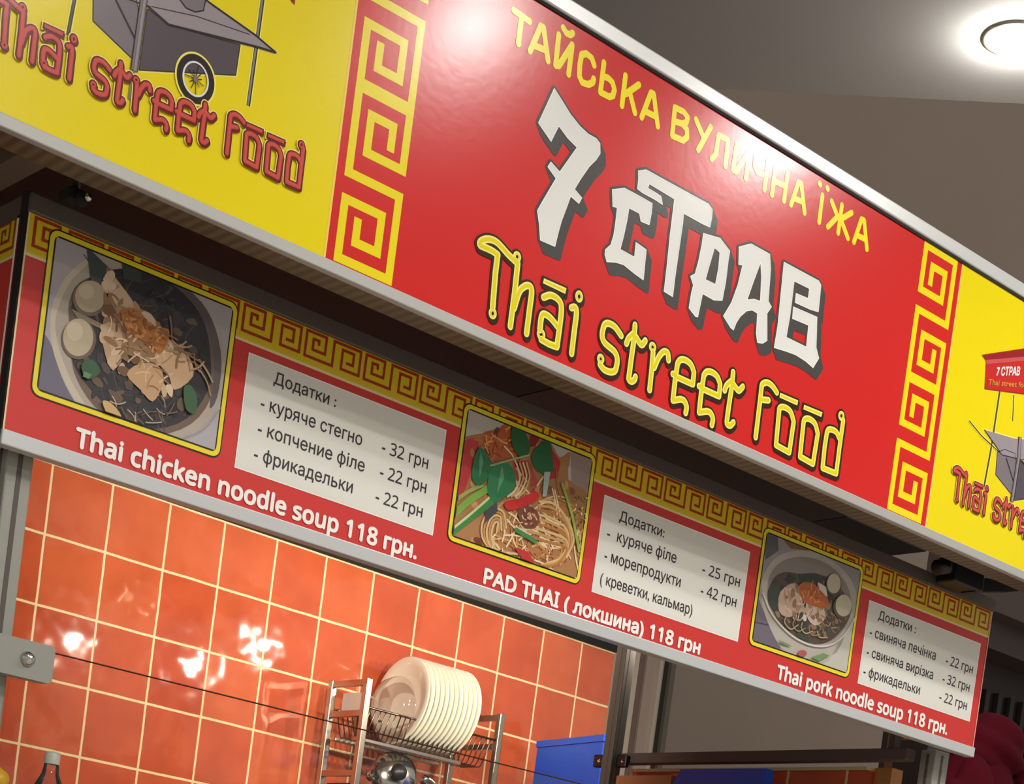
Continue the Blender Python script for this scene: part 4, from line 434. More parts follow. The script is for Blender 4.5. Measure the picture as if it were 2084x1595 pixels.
# the key borders beside the red panel
KX = [0.0, 0.0295, 0.0745, 0.1035]
def key_column(flip, x0):
    X = (lambda i: x0 + KX[i]) if flip else (lambda i: x0 + KX[3 - i])
    a = Art(YS); wd = 0.0150
    Z = [2.605, 2.5712, 2.538, 2.5137, 2.4719, 2.4285, 2.4032, 2.3695, 2.332, 2.294, 2.261, 2.2348, 2.192, 2.1502, 2.1225, 2.0908, 2.0567]
    P = lambda *q: [(X(i), Z[j]) for i, j in q]
    lines = [P((2, 2), (2, 1), (1, 1), (1, 3), (3, 3), (3, 0), (0, 0), (0, 4), (3, 4), (3, 9 + 3 - 3), (3, 9)),
             P((1, 6), (1, 7), (2, 7), (2, 5), (0, 5), (0, 12), (3, 12), (3, 16), (0, 16), (0, 13), (2, 13), (2, 15), (1, 15), (1, 14)),
             P((2, 10), (2, 9), (1, 9), (1, 11), (3, 11), (3, 4))]
    for l in lines: a.mitre(l, wd, KEYY, 0)
    h = wd / 2; x_a, x_b = sorted((X(0), X(3)))
    a.quad(x_a, x_b, Z[8] - 0.011, Z[8] + 0.011, KEYY, 0)
    xin = X(0) + (-0.019 if flip else 0.019)
    return a
ka = key_column(True, 1.6905); ka.build('key_border', cp, label='yellow key pattern at the left edge of the red panel')
kb = key_column(False, 3.139); kb.build('key_border', cp, label='yellow key pattern at the right edge of the red panel')
for x in (BL, BR):
    e_ = Art(YS); e_.quad(x - 0.0022, x + 0.0022, ZB1, ZT0 - 0.004, M('edge_line_yellow', (240, 208, 90), **VIN), 0)
    e_.build('edge_line', sign, label='thin pale line between a red and a yellow panel')

# white lettering with a grey drop shadow
dx, dz = D['shadow']
for bi, (outer, holes) in enumerate(D['big']):
    big = Art(YS); sd = GREY; bk = 1 + 0.14 * bi
    for k in range(5):
        t = k / 4
        sh = [(x + dx * t, z + dz * t) for x, z in outer]; hs = [[(x + dx * t, z + dz * t) for x, z in h] for h in holes]
        big.poly(sh, sd, bk, hs)
        for lp_ in [sh] + hs: big.stroke(lp_, 0.0105 if k in (0, 4) else 0.0095, sd, bk, True)
    big.poly(outer, WHT, 3, holes)
    for lp_ in [outer] + holes: big.stroke(lp_, 0.0016, M('letter_edge_white', (244, 244, 238), **VIN), 4, True)
    big.build('title_letter', cp, label='big white blocky character with a grey drop shadow')

for i0, i1 in ((0, 13), (13, 27), (27, 35)):
    up = Art(YS)
    for st in D['upper'][i0:i1]: up.stroke(st, 0.0115, LETY, 1)
    up.build('lettering', cp, label='yellow capital letters of one word in an arched line under the top rail')

THAI_WORDS = ((0, 13), (13, 36), (36, 48))
def thai(art, f, outer, edge, core, halo, k0, wd_):
    sx, tx_, sz, tz_ = f
    m = lambda p: (p[0] * sx + tx_, p[1] * sz + tz_)
    sc = (sx + sz) / 2
    def layer(wd, mat, k, off=(0, 0), rw=None):
        for kind, pts in D['thai'][wd_[0]:wd_[1]]:
            pts = [m(p) for p in pts]; pts = [(x + off[0], z + off[1]) for x, z in pts]
            if kind == 'c': art.stroke(smooth_pts(pts, 4), wd, mat, k)
            elif kind == 'l': art.stroke(pts, wd, mat, k)
            elif kind == 'q':
                g = (wd - 0.0125 * sc) / 2
                cx = sum(p[0] for p in pts) / 4; cz = sum(p[1] for p in pts) / 4
                art.poly([(p[0] + (g if p[0] > cx else -g), p[1] + (g if p[1] > cz else -g)) for p in pts], mat, k)
            elif kind == 'r':
                rx = abs(pts[1][0] - pts[0][0]); rz = abs(pts[2][1] - pts[0][1]); g = (wd - 0.0125 * sc) / 2
                if rw is None: art.disc(pts[0], rx + g, rz + g, mat, k, 18)
                else: art.ring(pts[0], rx + g, rz + g, rw, mat, k)
    if halo: layer(0.0265 * sc, halo, k0)
    layer(0.0205 * sc, outer, k0 + 1); layer(0.0195 * sc, outer, k0 + 1, (0.0028 * sc, -0.0045 * sc))
    layer(0.0125 * sc, edge, k0 + 3, rw=0.0062 * sc)
    layer(0.0062 * sc, core, k0 + 4, rw=0.0018 * sc)
for wd_ in THAI_WORDS:
    th = Art(YS); thai(th, (1, 0, 1, 0), DARK, CREAM, M('letter_core_yellow', (228, 212, 10), **VIN), None, 4, wd_)
    th.build('lettering', cp, label='yellow curly word with dark outlines along the bottom')

# printed food cart + small red lettering on the yellow panels
def cart(f, xmax):
    sx, tx_, sz, tz_ = f; a = Art(YS, rect=(SX0 + 0.002, SX1 - 0.002, ZB1, ZT0 - 0.006)); C_ = D['cart']
    m = lambda ps: [(p[0] * sx + tx_, p[1] * sz + tz_) for p in ps]
    g = {k: m(v) for k, v in C_.items()}
    BRc = g['sign_br'][0]
    HAL = M('cart_halo_cream', (244, 232, 110), **VIN)
    CRED = M('cart_awning_red', (196, 40, 38), **VIN); CRD = M('cart_awning_dark_red', (150, 30, 34), **VIN); CRP = M('cart_awning_pink', (196, 84, 84), **VIN)
    # poles behind
    for nm, wd, mt in (('pole_left', 0.0058, CPOLE), ('pole_mid', 0.0036, CPOLE), ('pole_right', 0.0066, CPOLEG)):
        ps = g[nm]
        if nm == 'pole_right': ps = [(ps[0][0] + (ps[0][0] - ps[1][0]) * 0.6, BRc[1] + 0.005)] + ps[1:]
        a.stroke(ps, wd + 0.004, HAL, 0, cap='butt'); a.stroke(ps, wd, CLINE, 1, cap='butt'); a.stroke([(x - wd * .12, z) for x, z in ps], wd * .55, mt, 2, cap='butt')
    for nm in ('left_face', 'front', 'shelf'): a.stroke(g[nm], 0.006, HAL, 0, True)
    a.poly(g['left_face'], LILACD, 3); a.poly(g['front'], LILACDD, 3); a.poly(g['shelf'], LILAC, 4)
    a.stroke(g['left_face'], 0.0014, CLINE, 4, True); a.stroke(g['front'], 0.0012, CLINE, 4, True)
    a.stroke(g['shelf_edge'], 0.0032, CLINE, 5); a.stroke(g['shelf_back'], 0.0032, CLINE, 5); a.stroke(g['shelf_line'], 0.0012, CLINE, 5); a.stroke(g['shelf_front_edge'], 0.0018, CLINE, 5)
    a.poly(g['pot'], LILACD, 5); a.stroke(g['pot'], 0.0018, CLINE, 6, True)
    a.stroke(g['brace'], 0.0028, CLINE, 5)
    a.stroke(g['post_lower'], 0.0062, CPOLEG, 5, cap='butt'); a.stroke(g['post'], 0.0125, CLINE, 6, cap='butt'); a.stroke(g['post'], 0.0098, LILACD, 7, cap='butt'); a.stroke([(x + .001, z) for x, z in g['post']], 0.0038, LILAC, 8, cap='butt')
    a.stroke(g['handle'], 0.0058, HAL, 2); a.stroke(g['handle'], 0.0026, CLINE, 3)
    # wheel: tyre, rim, spokes
    c = g['wheel'][0]; rx = abs(g['wheel'][1][0] - c[0]) ; rz = abs(g['wheel'][2][1] - c[1]) * 0.93; rz = max(rz, rx * 0.9)
    a.ring(c, rx + 0.003, rz + 0.003, 0.006, HAL, 6, 36); a.ring(c, rx, rz, 0.0098, CLINE, 7, 36); a.ring(c, rx - 0.0098, rz - 0.0098, 0.0028, WHT, 7, 36)
    for i in range(11):
        t = PI * (i / 11 * 2 + 0.1); q = 0.55 + 0.4 * ((i * 7) % 3) / 2
        a.stroke([c, (c[0] + (rx - 0.013) * q * math.cos(t), c[1] + (rz - 0.013) * q * math.sin(t))], 0.0013, CLINE, 7)
    a.disc(c, 0.004, 0.005, LILACD, 8)
    # awning sign with the small name, drawn in perspective
    a.poly(g['aw_front'], CRED, 3); a.poly([g['aw_front'][3], g['aw_front'][2], BRc, (BRc[0], BRc[1] + 0.05)], CRD, 3)
    a.stroke(g['aw_front'], 0.0018, CRD, 4, True)
    a.poly(g['aw_band'], CRP, 5); a.poly(g['aw_roof'], CRD, 6)
    for nm, body, cap, mt, bold in (('name', '7 СТРАВ', 0.0185, WHT, 0.002), ('sub', 'Thai street food', 0.0125, M('cart_sub_gold', (214, 140, 56), **VIN), 0.0008)):
        p0, p1 = g[nm]; a.text(body, p0[0], p1[0], p0[1], cap, mt, 7, bold, slope=(p1[1] - p0[1]) / (p1[0] - p0[0]))
    return a
for par, f, nm in ((lp, D['left'], 'left'), (rp, D['right'], 'right')):
    cart(f, 0).build('cart_drawing', par, label='printed grey street food cart with a spoked wheel')
    for wd_ in THAI_WORDS:
        a = Art(YS); thai(a, f, DRED, PINKRED, M('letter_core_red', (206, 82, 70), **VIN), PALE, 9, wd_)
        a.build('lettering', par, label='small curly red word under the cart')

# left return of the sign round the stall's corner
rt = empty('side_fascia', (SX0 + 0.034, 3.3, ZB0), 'sign fascia turning back along the stall left side, seen from underneath', 'sign')
MB().box(SX0, SX0 + 0.03, YS + 0.07, 4.0, ZB1, ZT0, YEL).build('panel', rt)
MB().box(SX0 - 0.004, SX0 + 0.068, YS + 0.07, 4.0, ZB0, ZB1, DGREY).build('bottom_rail', rt)
MB().box(SX0 + 0.09, SX0 + 0.13, YS + 0.07, 4.0, ZB0 + 0.004, ZB0 + 0.03, BROWNSHADEMET).build('rail', rt)
MB().box(SX0 + 0.19, SX0 + 0.235, YS + 0.07, 4.0, ZB0 + 0.004, ZB0 + 0.04, BROWNSHADEMET).build('rail', rt)

# ------------------------------------------------------------------ menu board
YM = 2.80; MX0, MX1 = 1.2545, 3.8215; Z0, Z1, ZR0, ZR1 = 1.6785, 2.0100, 1.6545, 2.0390
mb = empty('menu_board', ((MX0 + MX1) / 2, YM, ZR0), 'long red menu board with three dish pictures hanging under the sign', 'menu board')
mp = MB().box(MX0, MX1, YM, YM + 0.012, Z0 - 0.004, Z1 + 0.004, MRED).build('panel', mb, label='red panel with a yellow key pattern along its top')
MB().box(MX0 - 0.002, MX1 + 0.002, YM - 0.008, YM + 0.019, Z1, ZR1, BROWNSHADEMET, 0.002).build('top_rail', mb, label='brown grey rail along the top')
MB().box(MX0 - 0.002, MX1 + 0.002, YM - 0.006, YM + 0.019, ZR0, Z0, ALUP, 0.002).build('bottom_rail', mb, label='aluminium rail along the bottom')
MB().box(MX0 + .001, MX1, YM + 0.012, YM + 0.018, Z0, Z1, DGREY).build('backing', mb)
MB().box(MX0 - 0.0026, MX0 - 0.0002, YM + 0.0005, YM + 0.0205, ZR0, ZR1 + 0.002, BLACK).build('end_cap', mb, label='black cap on the left end')
a = Art(YM)
ZBAND = 1.9468
a.quad(MX0 + 0.001, MX1 - 0.001, ZBAND, Z1, MYEL, 0); a.quad(MX0 + 0.001, MX1 - 0.001, ZBAND - 0.001, ZBAND + 0.0035, MCREAM, 1)
KA = [(.0267, 1.9902), (.0267, 1.9955), (.0150, 1.9955), (.0150, 1.9775), (.0412, 1.9775), (.0412, 2.0060), (0, 2.0060), (0, 1.9635), (.0582, 1.9635), (.0582, 2.0060), (.1158, 2.0060), (.1158, 1.9645), (.0772, 1.9645), (.0772, 1.9972), (.1015, 1.9972), (.1015, 1.9772), (.0893, 1.9772)]
for i in range(20):
    x = 1.2675 + 0.1278 * i
    if i in (15, 16): pass
    a.mitre([(x + p[0], p[1]) for p in KA if x + p[0] < MX1 - 0.006], 0.0050, MKEY, 2)
a.quad(MX0, MX0 + 0.0028, Z0, Z1, MCREAM, 3); a.quad(MX1 - 0.0035, MX1, Z0, Z1, M('menu_pink_edge', (240, 170, 150), **MV), 3)
a.build('key_border', mp, label='yellow band of dark red square spirals')

def rrect(r, g, rad, n=5):
    x0, x1, z0, z1 = r[0] + g, r[1] - g, r[2] + g, r[3] - g; out = []
    for cx, cz, a0 in ((x1 - rad, z1 - rad, 0), (x0 + rad, z1 - rad, PI / 2), (x0 + rad, z0 + rad, PI), (x1 - rad, z0 + rad, 1.5 * PI)):
        for i in range(n + 1): t = a0 + PI / 2 * i / n; out.append((cx + rad * math.cos(t), cz + rad * math.sin(t)))
    return out
DISH = ['picture of a bowl of dark noodles with chicken and two meatballs', 'picture of noodles heaped with green leaves and red pepper', 'picture of a white bowl of noodle soup with two meatballs']
PM = {}
def pmat(rgb):
    k = tuple(rgb)
    if k not in PM: PM[k] = M('print_%02x%02x%02x' % k, k, **MV)
    return PM[k]
for i, (fr, art) in enumerate(zip(D['frames'], F)):
    inner = (fr[0] + 0.0125, fr[1] - 0.0125, fr[2] + 0.0125, fr[3] - 0.0125)
    A_ = Art(YM - 0.0008, rect=inner); rnd = random.Random(40 + i); A_.STEP = 0.00006
    A_.rect = None
    A_.poly(rrect(fr, 0, 0.016), BLACKP, 0); A_.poly(rrect(fr, 0.0022, 0.0145), FRY, 4); A_.poly(rrect(fr, 0.0098, 0.009), BLACKP, 8)
    A_.rect = inner; k = 12
    for it in art:
        if it[0] == 'p': A_.poly(it[2] if len(it[2]) < 5 else smooth_pts(it[2], 3, True), pmat(it[1]), k); k += 1
        elif it[0] == 's': A_.stroke(smooth_pts(it[3], 5), it[2], pmat(it[1]), k); k += 1
        else:
            op, cols, wd, cnt, reg, ln = it
            xs = [p[0] for p in reg]; zs = [p[1] for p in reg]
            def inside(x, z):
                r_ = False
                for q in range(len(reg)):
                    (xa, za), (xb, zb) = reg[q - 1], reg[q]
                    if (za > z) != (zb > z) and x < (xb - xa) * (z - za) / (zb - za) + xa: r_ = not r_
                return r_
            done = 0; tries = 0
            while done < cnt and tries < 4000:
                tries += 1
                x, z = rnd.uniform(min(xs), max(xs)), rnd.uniform(min(zs), max(zs))
                if not inside(x, z): continue
                if op == 'b':
                    n_ = rnd.randint(5, 8); a0 = rnd.uniform(0, 2 * PI); el = rnd.uniform(.35, .8); rr = ln * rnd.uniform(.5, 1); ca_, sa_ = math.cos(a0), math.sin(a0); pg = []
                    for q in range(n_):
                        th_ = 2 * PI * q / n_; r1 = rr * rnd.uniform(.65, 1.1); u_, v_ = r1 * math.cos(th_), r1 * el * math.sin(th_); pg.append((x + u_ * ca_ - v_ * sa_, z + u_ * sa_ + v_ * ca_))
                    A_.poly(smooth_pts(pg, 2, True), pmat(cols[done % len(cols)]), k + done % len(cols)); done += 1; continue
                t = rnd.uniform(0, 2 * PI); b = rnd.uniform(-1.2, 1.2); l_ = ln * rnd.uniform(.5, 1)
                pts = [(x, z)]
                for q in range(3): t += b / 3; x += math.cos(t) * l_ / 3; z += math.sin(t) * l_ / 3; pts.append((x, z))
                if not inside(x, z) and rnd.random() < .8: continue
                A_.stroke(smooth_pts(pts, 2), wd * rnd.uniform(.7, 1.1), pmat(cols[done % len(cols)]), k + done % len(cols)); done += 1
            k += 7
    A_.build('dish_picture', mb, label=DISH[i] + ' in a yellow frame')
nl = ['grey price note between the first and second dish pictures', 'grey price note between the second and third dish pictures', 'grey price note at the right end of the board']
for i, r in enumerate(D['notes']):
    c = Art(YM); c.quad(r[0], r[1], r[2], r[3], MWHITE, 2); c.quad(r[0] + .0022, r[1] - .0022, r[2] + .0022, r[3] - .0022, NOTE, 3)
    card = c.build('price_note', mb, label=nl[i])
    for n_, s_t, x0, x1, zb in D['texts']:
        if n_ == i:
            t = Art(YM); cap = 0.0205 if 'Додатки' in s_t else 0.0225
            t.text(s_t, x0, x1, zb, cap, INK, 5, 0.0004, 'sans')
            t.build('lettering', card, label='one dark printed line of the list of extras and prices')
for n_, s_t, x0, x1, zb in D['texts']:
    if n_ > 2:
        t = Art(YM); t.text(s_t, x0, x1, 1.6880 if n_ != 4 else 1.6850, 0.0295 if n_ != 4 else 0.0280, MWHITE, 5, 0.0033, 'sans')
        t.build('lettering', mb, label='bold white dish name and price under the picture')

# side board round the left corner
SX = 1.2525; SY = 2.8245
sb = empty('side_menu_board', (SX + .006, 3.3, ZR0), 'end of a second red and yellow menu board on the stall left side', 'menu board')
MB().box(SX, SX + .012, SY, 3.80, Z0, Z1 - 0.004, MRED).build('panel', sb)
s2 = Art(SX, facing='x'); s2.quad(SY + .006, 3.80, ZBAND, Z1 - 0.004, MYEL, 0); s2.quad(SY, 3.80, ZBAND - 0.001, ZBAND + 0.0035, MCREAM, 1)
for i in range(7):
    y = SY + 0.03 + 0.1278 * i; s2.mitre([(y + .0412 - p[0], p[1]) for p in KA[:10] if y + .0412 - p[0] > SY + .012], 0.005, MKEY, 2)
s2.quad(SY, SY + .006, Z0, Z1, MWHITE, 3)
fr = (2.92, 3.25, 1.745, 1.985)
s2.poly(rrect(fr, 0, .016), BLACKP, 4); s2.poly(rrect(fr, .002, .0145), FRY, 5); s2.poly(rrect(fr, .0125, .008), pmat((70, 60, 52)), 6)
s2.build('printed_front', sb)
MB().box(SX - .001, SX + .014, SY, 3.80, Z1 - 0.004, ZR1, BROWNSHADEMET).build('top_rail', sb)
MB().box(SX - .001, SX + .014, SY, 3.80, ZR0, Z0, ALUP).build('bottom_rail', sb)

# ------------------------------------------------------------------ stall frame
def post(name, x0, x1, y0, y1, z1, mat, label, grooves=True):
    t = empty(name, ((x0 + x1) / 2, (y0 + y1) / 2, 0), label, 'post')
    MB().box(x0, x1, y0, y1, 0.0, z1, mat, 0.003).build('profile', t)
    g = MB(); xm, ym = (x0 + x1) / 2, (y0 + y1) / 2
    g.box(xm - 0.004, xm + 0.004, y0 - 0.0008, y0, 0.02, z1 - 0.01, DGREY); g.box(x0 - 0.0008, x0, ym - 0.004, ym + 0.004, 0.02, z1 - 0.01, DGREY)
    g.build('groove', t, label='dark slot down the profile')
    return t
post('corner_post', 1.284, 1.329, 2.835, 2.880, 1.70, GREYP, 'grey aluminium post at the left corner of the stall')
post('back_post', 3.662, 3.702, 3.905, 3.945, 1.99, DGREY, 'dark grey post beside the right end of the tiled wall')
post('front_post', 3.745, 3.800, 2.850, 2.895, 1.66, GREYP, 'grey aluminium post under the right end of the menu board')
bm_ = empty('cross_beam', (3.71, 3.38, 1.627), 'dark grey beam running from the front right post to the back post', 'beam')
MB().box(3.692, 3.728, 2.897, 3.903, 1.626, 1.655, DGREY, 0.002).build('profile', bm_)
MB().box(3.700, 3.722, 2.945, 2.962, 1.655, 1.70, DGREY).build('upright', bm_)
for y0, nm, lb in ((3.946, 'beam_clamp', 'black clamp with a screw on the far side of the back post'), (3.86, 'beam_clamp', 'black clamp joining the cross beam to the back post')):
    t = empty(nm, (3.69, y0 + .02, 1.61), lb, 'clamp')
    MB().box(3.668 if y0 > 3.9 else 3.676, 3.691, y0, y0 + 0.042, 1.612, 1.648, BLKG, 0.004).build('body', t)
    xs_ = 3.668 if y0 > 3.9 else 3.676
    MB().lathe([(0.0001, -0.004), (0.006, -0.003), (0.007, 0.0)], CHROME, (xs_, y0 + 0.016, 1.628), (1, 0, 0), 14).build('screw', t)
# glass clamp on the left post
gc = empty('glass_clamp', (1.34, 2.80, 1.31), 'grey clamp plate with a dome screw holding the glass on the left post', 'clamp')
MB().prism(rrect((1.272, 1.389, 1.3125, 1.372), 0, 0.008), 'y', 2.802, 2.826, GREYP).build('plate', gc)
MB().lathe([(0.0001, -0.011), (0.007, -0.009), (0.0115, -0.004), (0.0125, 0.0)], CHROME, (1.3435, 2.802, 1.3435), (0, 1, 0), 24).build('screw', gc)
gl = empty('glass_screen', (2.5, 2.835, 0.96), 'clear glass screen standing on the counter behind the clamp', 'glass screen')
MB().box(1.331, 3.74, 2.8275, 2.8345, 0.96, 1.366, GLASS).build('pane', gl)
MB().box(1.331, 3.74, 2.8275, 2.8345, 1.366, 1.3675, GLASSE).build('edge', gl, label='dark top edge of the pane')
ct = empty('counter', (2.55, 3.0, 0), 'long serving counter below the glass, out of the picture', 'counter')
MB().box(1.34, 3.74, 2.76, 3.20, 0.90, 0.96, M('steel_worktop', (170, 170, 168), 0.3, 0.9), 0.004).build('worktop', ct)
MB().box(1.38, 3.70, 2.80, 3.18, 0.0, 0.90, MRED).build('base', ct)

# ceiling boards over the stall; the long ones painted near-black for the interior's shade
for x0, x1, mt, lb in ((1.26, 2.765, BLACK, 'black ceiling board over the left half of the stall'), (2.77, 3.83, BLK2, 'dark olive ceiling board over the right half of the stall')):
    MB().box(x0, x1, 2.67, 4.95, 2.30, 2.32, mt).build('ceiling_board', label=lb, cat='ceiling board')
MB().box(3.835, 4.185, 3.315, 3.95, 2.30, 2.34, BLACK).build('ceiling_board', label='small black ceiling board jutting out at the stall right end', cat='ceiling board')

# black spotlights under the sign
def spot(x, z, lb, big_):
    t = empty('stall_spotlight', (x, 2.74, z), lb, 'spotlight')
    if big_:
        MB().box(x - 0.052, x + 0.062, 2.722, 2.778, z - 0.033, z + 0.026, BLKG, 0.004).build('housing', t)
        MB().lathe([(0.0001, -0.022), (0.016, -0.02), (0.018, 0.0), (0.018, 0.02)], BLKG, (x - 0.072, 2.745, z - 0.004), (0, 1, 0), 18).build('knob', t)
        MB().prism([(x + 0.04, z - 0.035), (x + 0.21, z + 0.008), (x + 0.21, z + 0.024), (x + 0.06, z + 0.004)], 'y', 2.73, 2.77, BLKG).build('bracket', t)
    else:
        MB().box(x - 0.013, x + 0.010, 2.738, 2.775, z - 0.008, z + 0.012, BLACK, 0.003).build('housing', t)
        MB().lathe([(0.0001, -0.003), (0.008, -0.003), (0.0100, 0.0), (0.0100, 0.014)], BLACK, (x + 0.006, 2.73, z - 0.003), (0.3, 1, 0), 18).build('lens_ring', t)
        MB().lathe([(0.0001, -0.006), (0.005, -0.0045), (0.006, 0.0)], CHROME, (x + 0.012, 2.724, z - 0.002), (0.3, 1, 0), 14).build('lens', t)
    MB().tube([(x + 0.004, 2.752, z + 0.01), (x + 0.004, 2.752, 2.30)], 0.006, BLKG).build('stem', t)
spot(1.300, 2.038, 'small black spotlight with a bright lens under the sign left end', False)
spot(3.606, 2.046, 'black box floodlight with a knob under the sign right end', True)

# lamp rail behind the menu board
for i, (x, y, z, tx_, tz_, e) in enumerate(INNER):
    t = empty('rail_spot', (x, y, z), 'small lamp behind the menu board shining on the tiles', 'lamp', 'lamps behind the menu board')
    MB().lathe([(0.020, 0.024), (0.022, -0.03), (0.012, -0.045), (0.0001, -0.045)], GREYP, (x, y, z), (0, 1, 0), 18).build('housing', t)
    MB().lathe([(0.0001, 0.022), (0.018, 0.022)], M('rail_spot_lens', (255, 240, 210), 0.4, emit=((255, 226, 180), 12)), (x, y, z), (0, 1, 0), 18).build('lens', t)
    MB().tube([(x, y - 0.01, z + 0.015), (x, y - 0.01, 2.30)], 0.005, GREYP).build('stem', t)

# ------------------------------------------------------------------ shelf and what stands on it
SH = 1.362
shf = empty('wall_shelf', (3.72, 4.9, SH - 0.03), 'steel shelf on the tiled wall carrying the dish rack, below the picture edge', 'shelf')
MB().box(3.28, 4.66, 4.62, 5.035, SH - 0.03, SH, M('shelf_steel', (150, 146, 140), 0.35, 0.9), 0.003).build('deck', shf)
for x in (3.5, 4.4): MB().prism([(5.03, SH - 0.035), (5.0, SH - 0.40), (4.98, SH - 0.40), (4.66, SH - 0.035)], 'x', x, x + 0.025, GREYP).build('bracket', shf)

# dish rack
RX0, RX1, RYF, RYR = 3.432, 3.981, 4.8016, 4.9894
rk = empty('dish_rack', ((RX0 + RX1) / 2, 4.9, SH), 'two tier steel dish rack against the orange tiles', 'dish rack')
q = 0.011
for x, y in ((RX0, RYF), (RX0, RYR), (RX1, RYF), (RX1 - 0.04, RYR)):
    MB().box(x - q, x + q, y - q, y + q, SH, 1.8516, STEEL, 0.003).build('upright', rk)
for x in (RX0, RX1):
    for z in (1.8386, 1.7424, 1.5552) if x == RX0 else (1.8386, 1.7424):
        MB().box(x - 0.008, x + 0.008, RYF + q, RYR - q, z - 0.009, z + 0.009, STEEL).build('end_rail', rk)
def wirebasket(z0, zt, x0, x1, n):
    b = MB()
    b.tube([(RX0, RYF, zt), (RX1, RYF, zt)], 0.0036, WIRE, 8); b.tube([(RX0, RYR, zt), (RX1, RYR, zt)], 0.0036, WIRE, 8)
    for i in range(n):
        x = x0 + (x1 - x0) * i / (n - 1)
        b.tube([(x, RYF + .003, zt), (x, RYF + 0.034, z0 + 0.013), (x, RYF + 0.044, z0), (x, RYR - 0.044, z0), (x, RYR - 0.034, z0 + 0.013), (x, RYR - .003, zt)], 0.0021, WIRE, 6)
    return b
wirebasket(1.6722, 1.7632, RX0 + 0.026, RX1 - 0.026, 26).build('wire_basket', rk, label='row of bent wires holding the plates')
MB().box(RX0, RX1 - 0.124, RYF + 0.021, RYF + 0.052, 1.6592, 1.6709, STEEL, 0.002).build('tray_rail', rk)
MB().box(RX0, RX1 - 0.124, RYR - 0.052, RYR - 0.021, 1.6592, 1.6709, STEEL, 0.002).build('tray_rail', rk)
MB().box(RX0 + .013, RX1 - .013, RYF + .016, RYR - .016, 1.5175, 1.5279, BLK2, 0.002).build('lower_tray', rk, label='dark lower tray')
# plates
PR = 0.1456
PX, PY, PZ = 3.648, 4.8958, 1.8269
def plate(x, y, z):
    # cream plate standing on edge, face towards -x
    prof = [(0.0001, 0.005), (0.075, 0.005), (0.091, 0.002), (0.117, -0.0085), (PR - 0.004, -0.0142), (PR, -0.0124), (PR - 0.003, -0.0085), (0.120, -0.002), (0.094, 0.0104), (0.078, 0.0136), (0.0001, 0.0136)]
    return MB().lathe(prof, PLATE, (x, y, z), (1, 0, 0), 48)
ORD = ['second', 'third', 'fourth', 'fifth', 'sixth', 'seventh', 'eighth', 'ninth', 'tenth', 'eleventh']
p0 = plate(PX, PY, PZ).build('dinner_plate', label='front cream plate of the rack row, its whole face in view', cat='plate', group='cream plates standing in the dish rack', origin=(PX, PY, PZ))
p0.rotation_euler = (0, math.radians(5), 0)
for i in range(11):
    c = p0.copy(); COL.objects.link(c); c.location = (PX + 0.0195 * (i + 1), PY, PZ)
    c['label'] = (ORD[i] + ' cream plate from the left in the dish rack row') if i < 10 else 'last cream plate at the right end of the dish rack row'
# clear lid leaning in front of the plates
MB().lathe([(0.101, 0.0), (0.099, -0.010), (0.086, -0.039), (0.057, -0.057), (0.0001, -0.065)], CLEAR, (3.604, 4.872, 1.797), (1, 0, 0.05), 36).build('clear_lid', label='clear dome lid leaning against the front plate', cat='lid')
MB().box(3.452, 3.461, 4.839, 4.956, 1.758, 1.814, WHITEP, 0.002).build('cutting_board', label='small white board standing at the rack left end', cat='board')
# pan lid, tongs, ladle on the lower tier
pl = empty('pan_lid', (3.64, 4.81, 1.528), 'steel pan lid with a black knob on the lower rack tier', 'lid')
LO, LA = (3.640, 4.884, 1.586), (-0.35, -0.9, 0.15)
MB().lathe([(0.078, -0.004), (0.079, 0.0), (0.065, 0.013), (0.026, 0.0234), (0.0001, 0.0247)], CHROME, LO, LA, 36).build('cover', pl)
MB().lathe([(0.008, 0.022), (0.009, 0.039), (0.0247, 0.0416), (0.0273, 0.052), (0.021, 0.061), (0.0001, 0.0624)], BLKG, LO, LA, 24).build('knob', pl)
tg = MB(); tg.tube([(3.7206, 4.81, 1.5916), (3.77, 4.8165, 1.5734), (3.887, 4.836, 1.5474)], [0.008, 0.006, 0.005], CHROME, 10); tg.tube([(3.7206, 4.8256, 1.576), (3.783, 4.836, 1.5552), (3.887, 4.8555, 1.5344)], [0.008, 0.006, 0.005], CHROME, 10)
tg.tube([(3.7154, 4.81, 1.5942), (3.7154, 4.8282, 1.5747)], 0.0117, CHROME, 12)
tg.build('serving_tongs', label='steel tongs lying beside the pan lid', cat='tongs')
hk = MB(); hk.lathe([(0.0001, -0.023), (0.0156, -0.0195), (0.021, 0.0), (0.0156, 0.008)], CHROME, (3.497, 4.797, 1.5604), (0.3, -1, 0.2), 18); hk.tube([(3.497, 4.81, 1.5565), (3.536, 4.823, 1.5396)], 0.005, CHROME, 10)
hk.build('ladle', label='small steel ladle at the rack front left corner', cat='ladle')

# folded crate, black bag, cardboard box, blue bin
tt = empty('folded_crate', (3.90, 4.36, 0), 'flat blue plastic crate standing upright left of the dark back post', 'crate')
ca, sa = math.cos(-0.18), math.sin(-0.18)
def slab(u0, u1, v0, v1, z0, z1, mat):
    o_ = (3.9325, 4.55); m_ = MB(); P = lambda u, v, z: (o_[0] + u * ca - v * sa, o_[1] + u * sa + v * ca, z)
    v = [P(u, w_, z) for u in (u0, u1) for w_ in (v0, v1) for z in (z0, z1)]
    m_.add(v, [(0, 1, 3, 2), (4, 6, 7, 5), (0, 4, 5, 1), (2, 3, 7, 6), (0, 2, 6, 4), (1, 5, 7, 3)], mat); return m_
slab(0.004, 0.040, -0.386, -0.004, 1.19, 1.728, BLUE).build('side', tt); slab(0, 0.044, -0.390, 0.0, 1.728, 1.748, BLUE).build('rim', tt)
bgb = bmesh.new(); bmesh.ops.create_icosphere(bgb, subdivisions=3, radius=1)
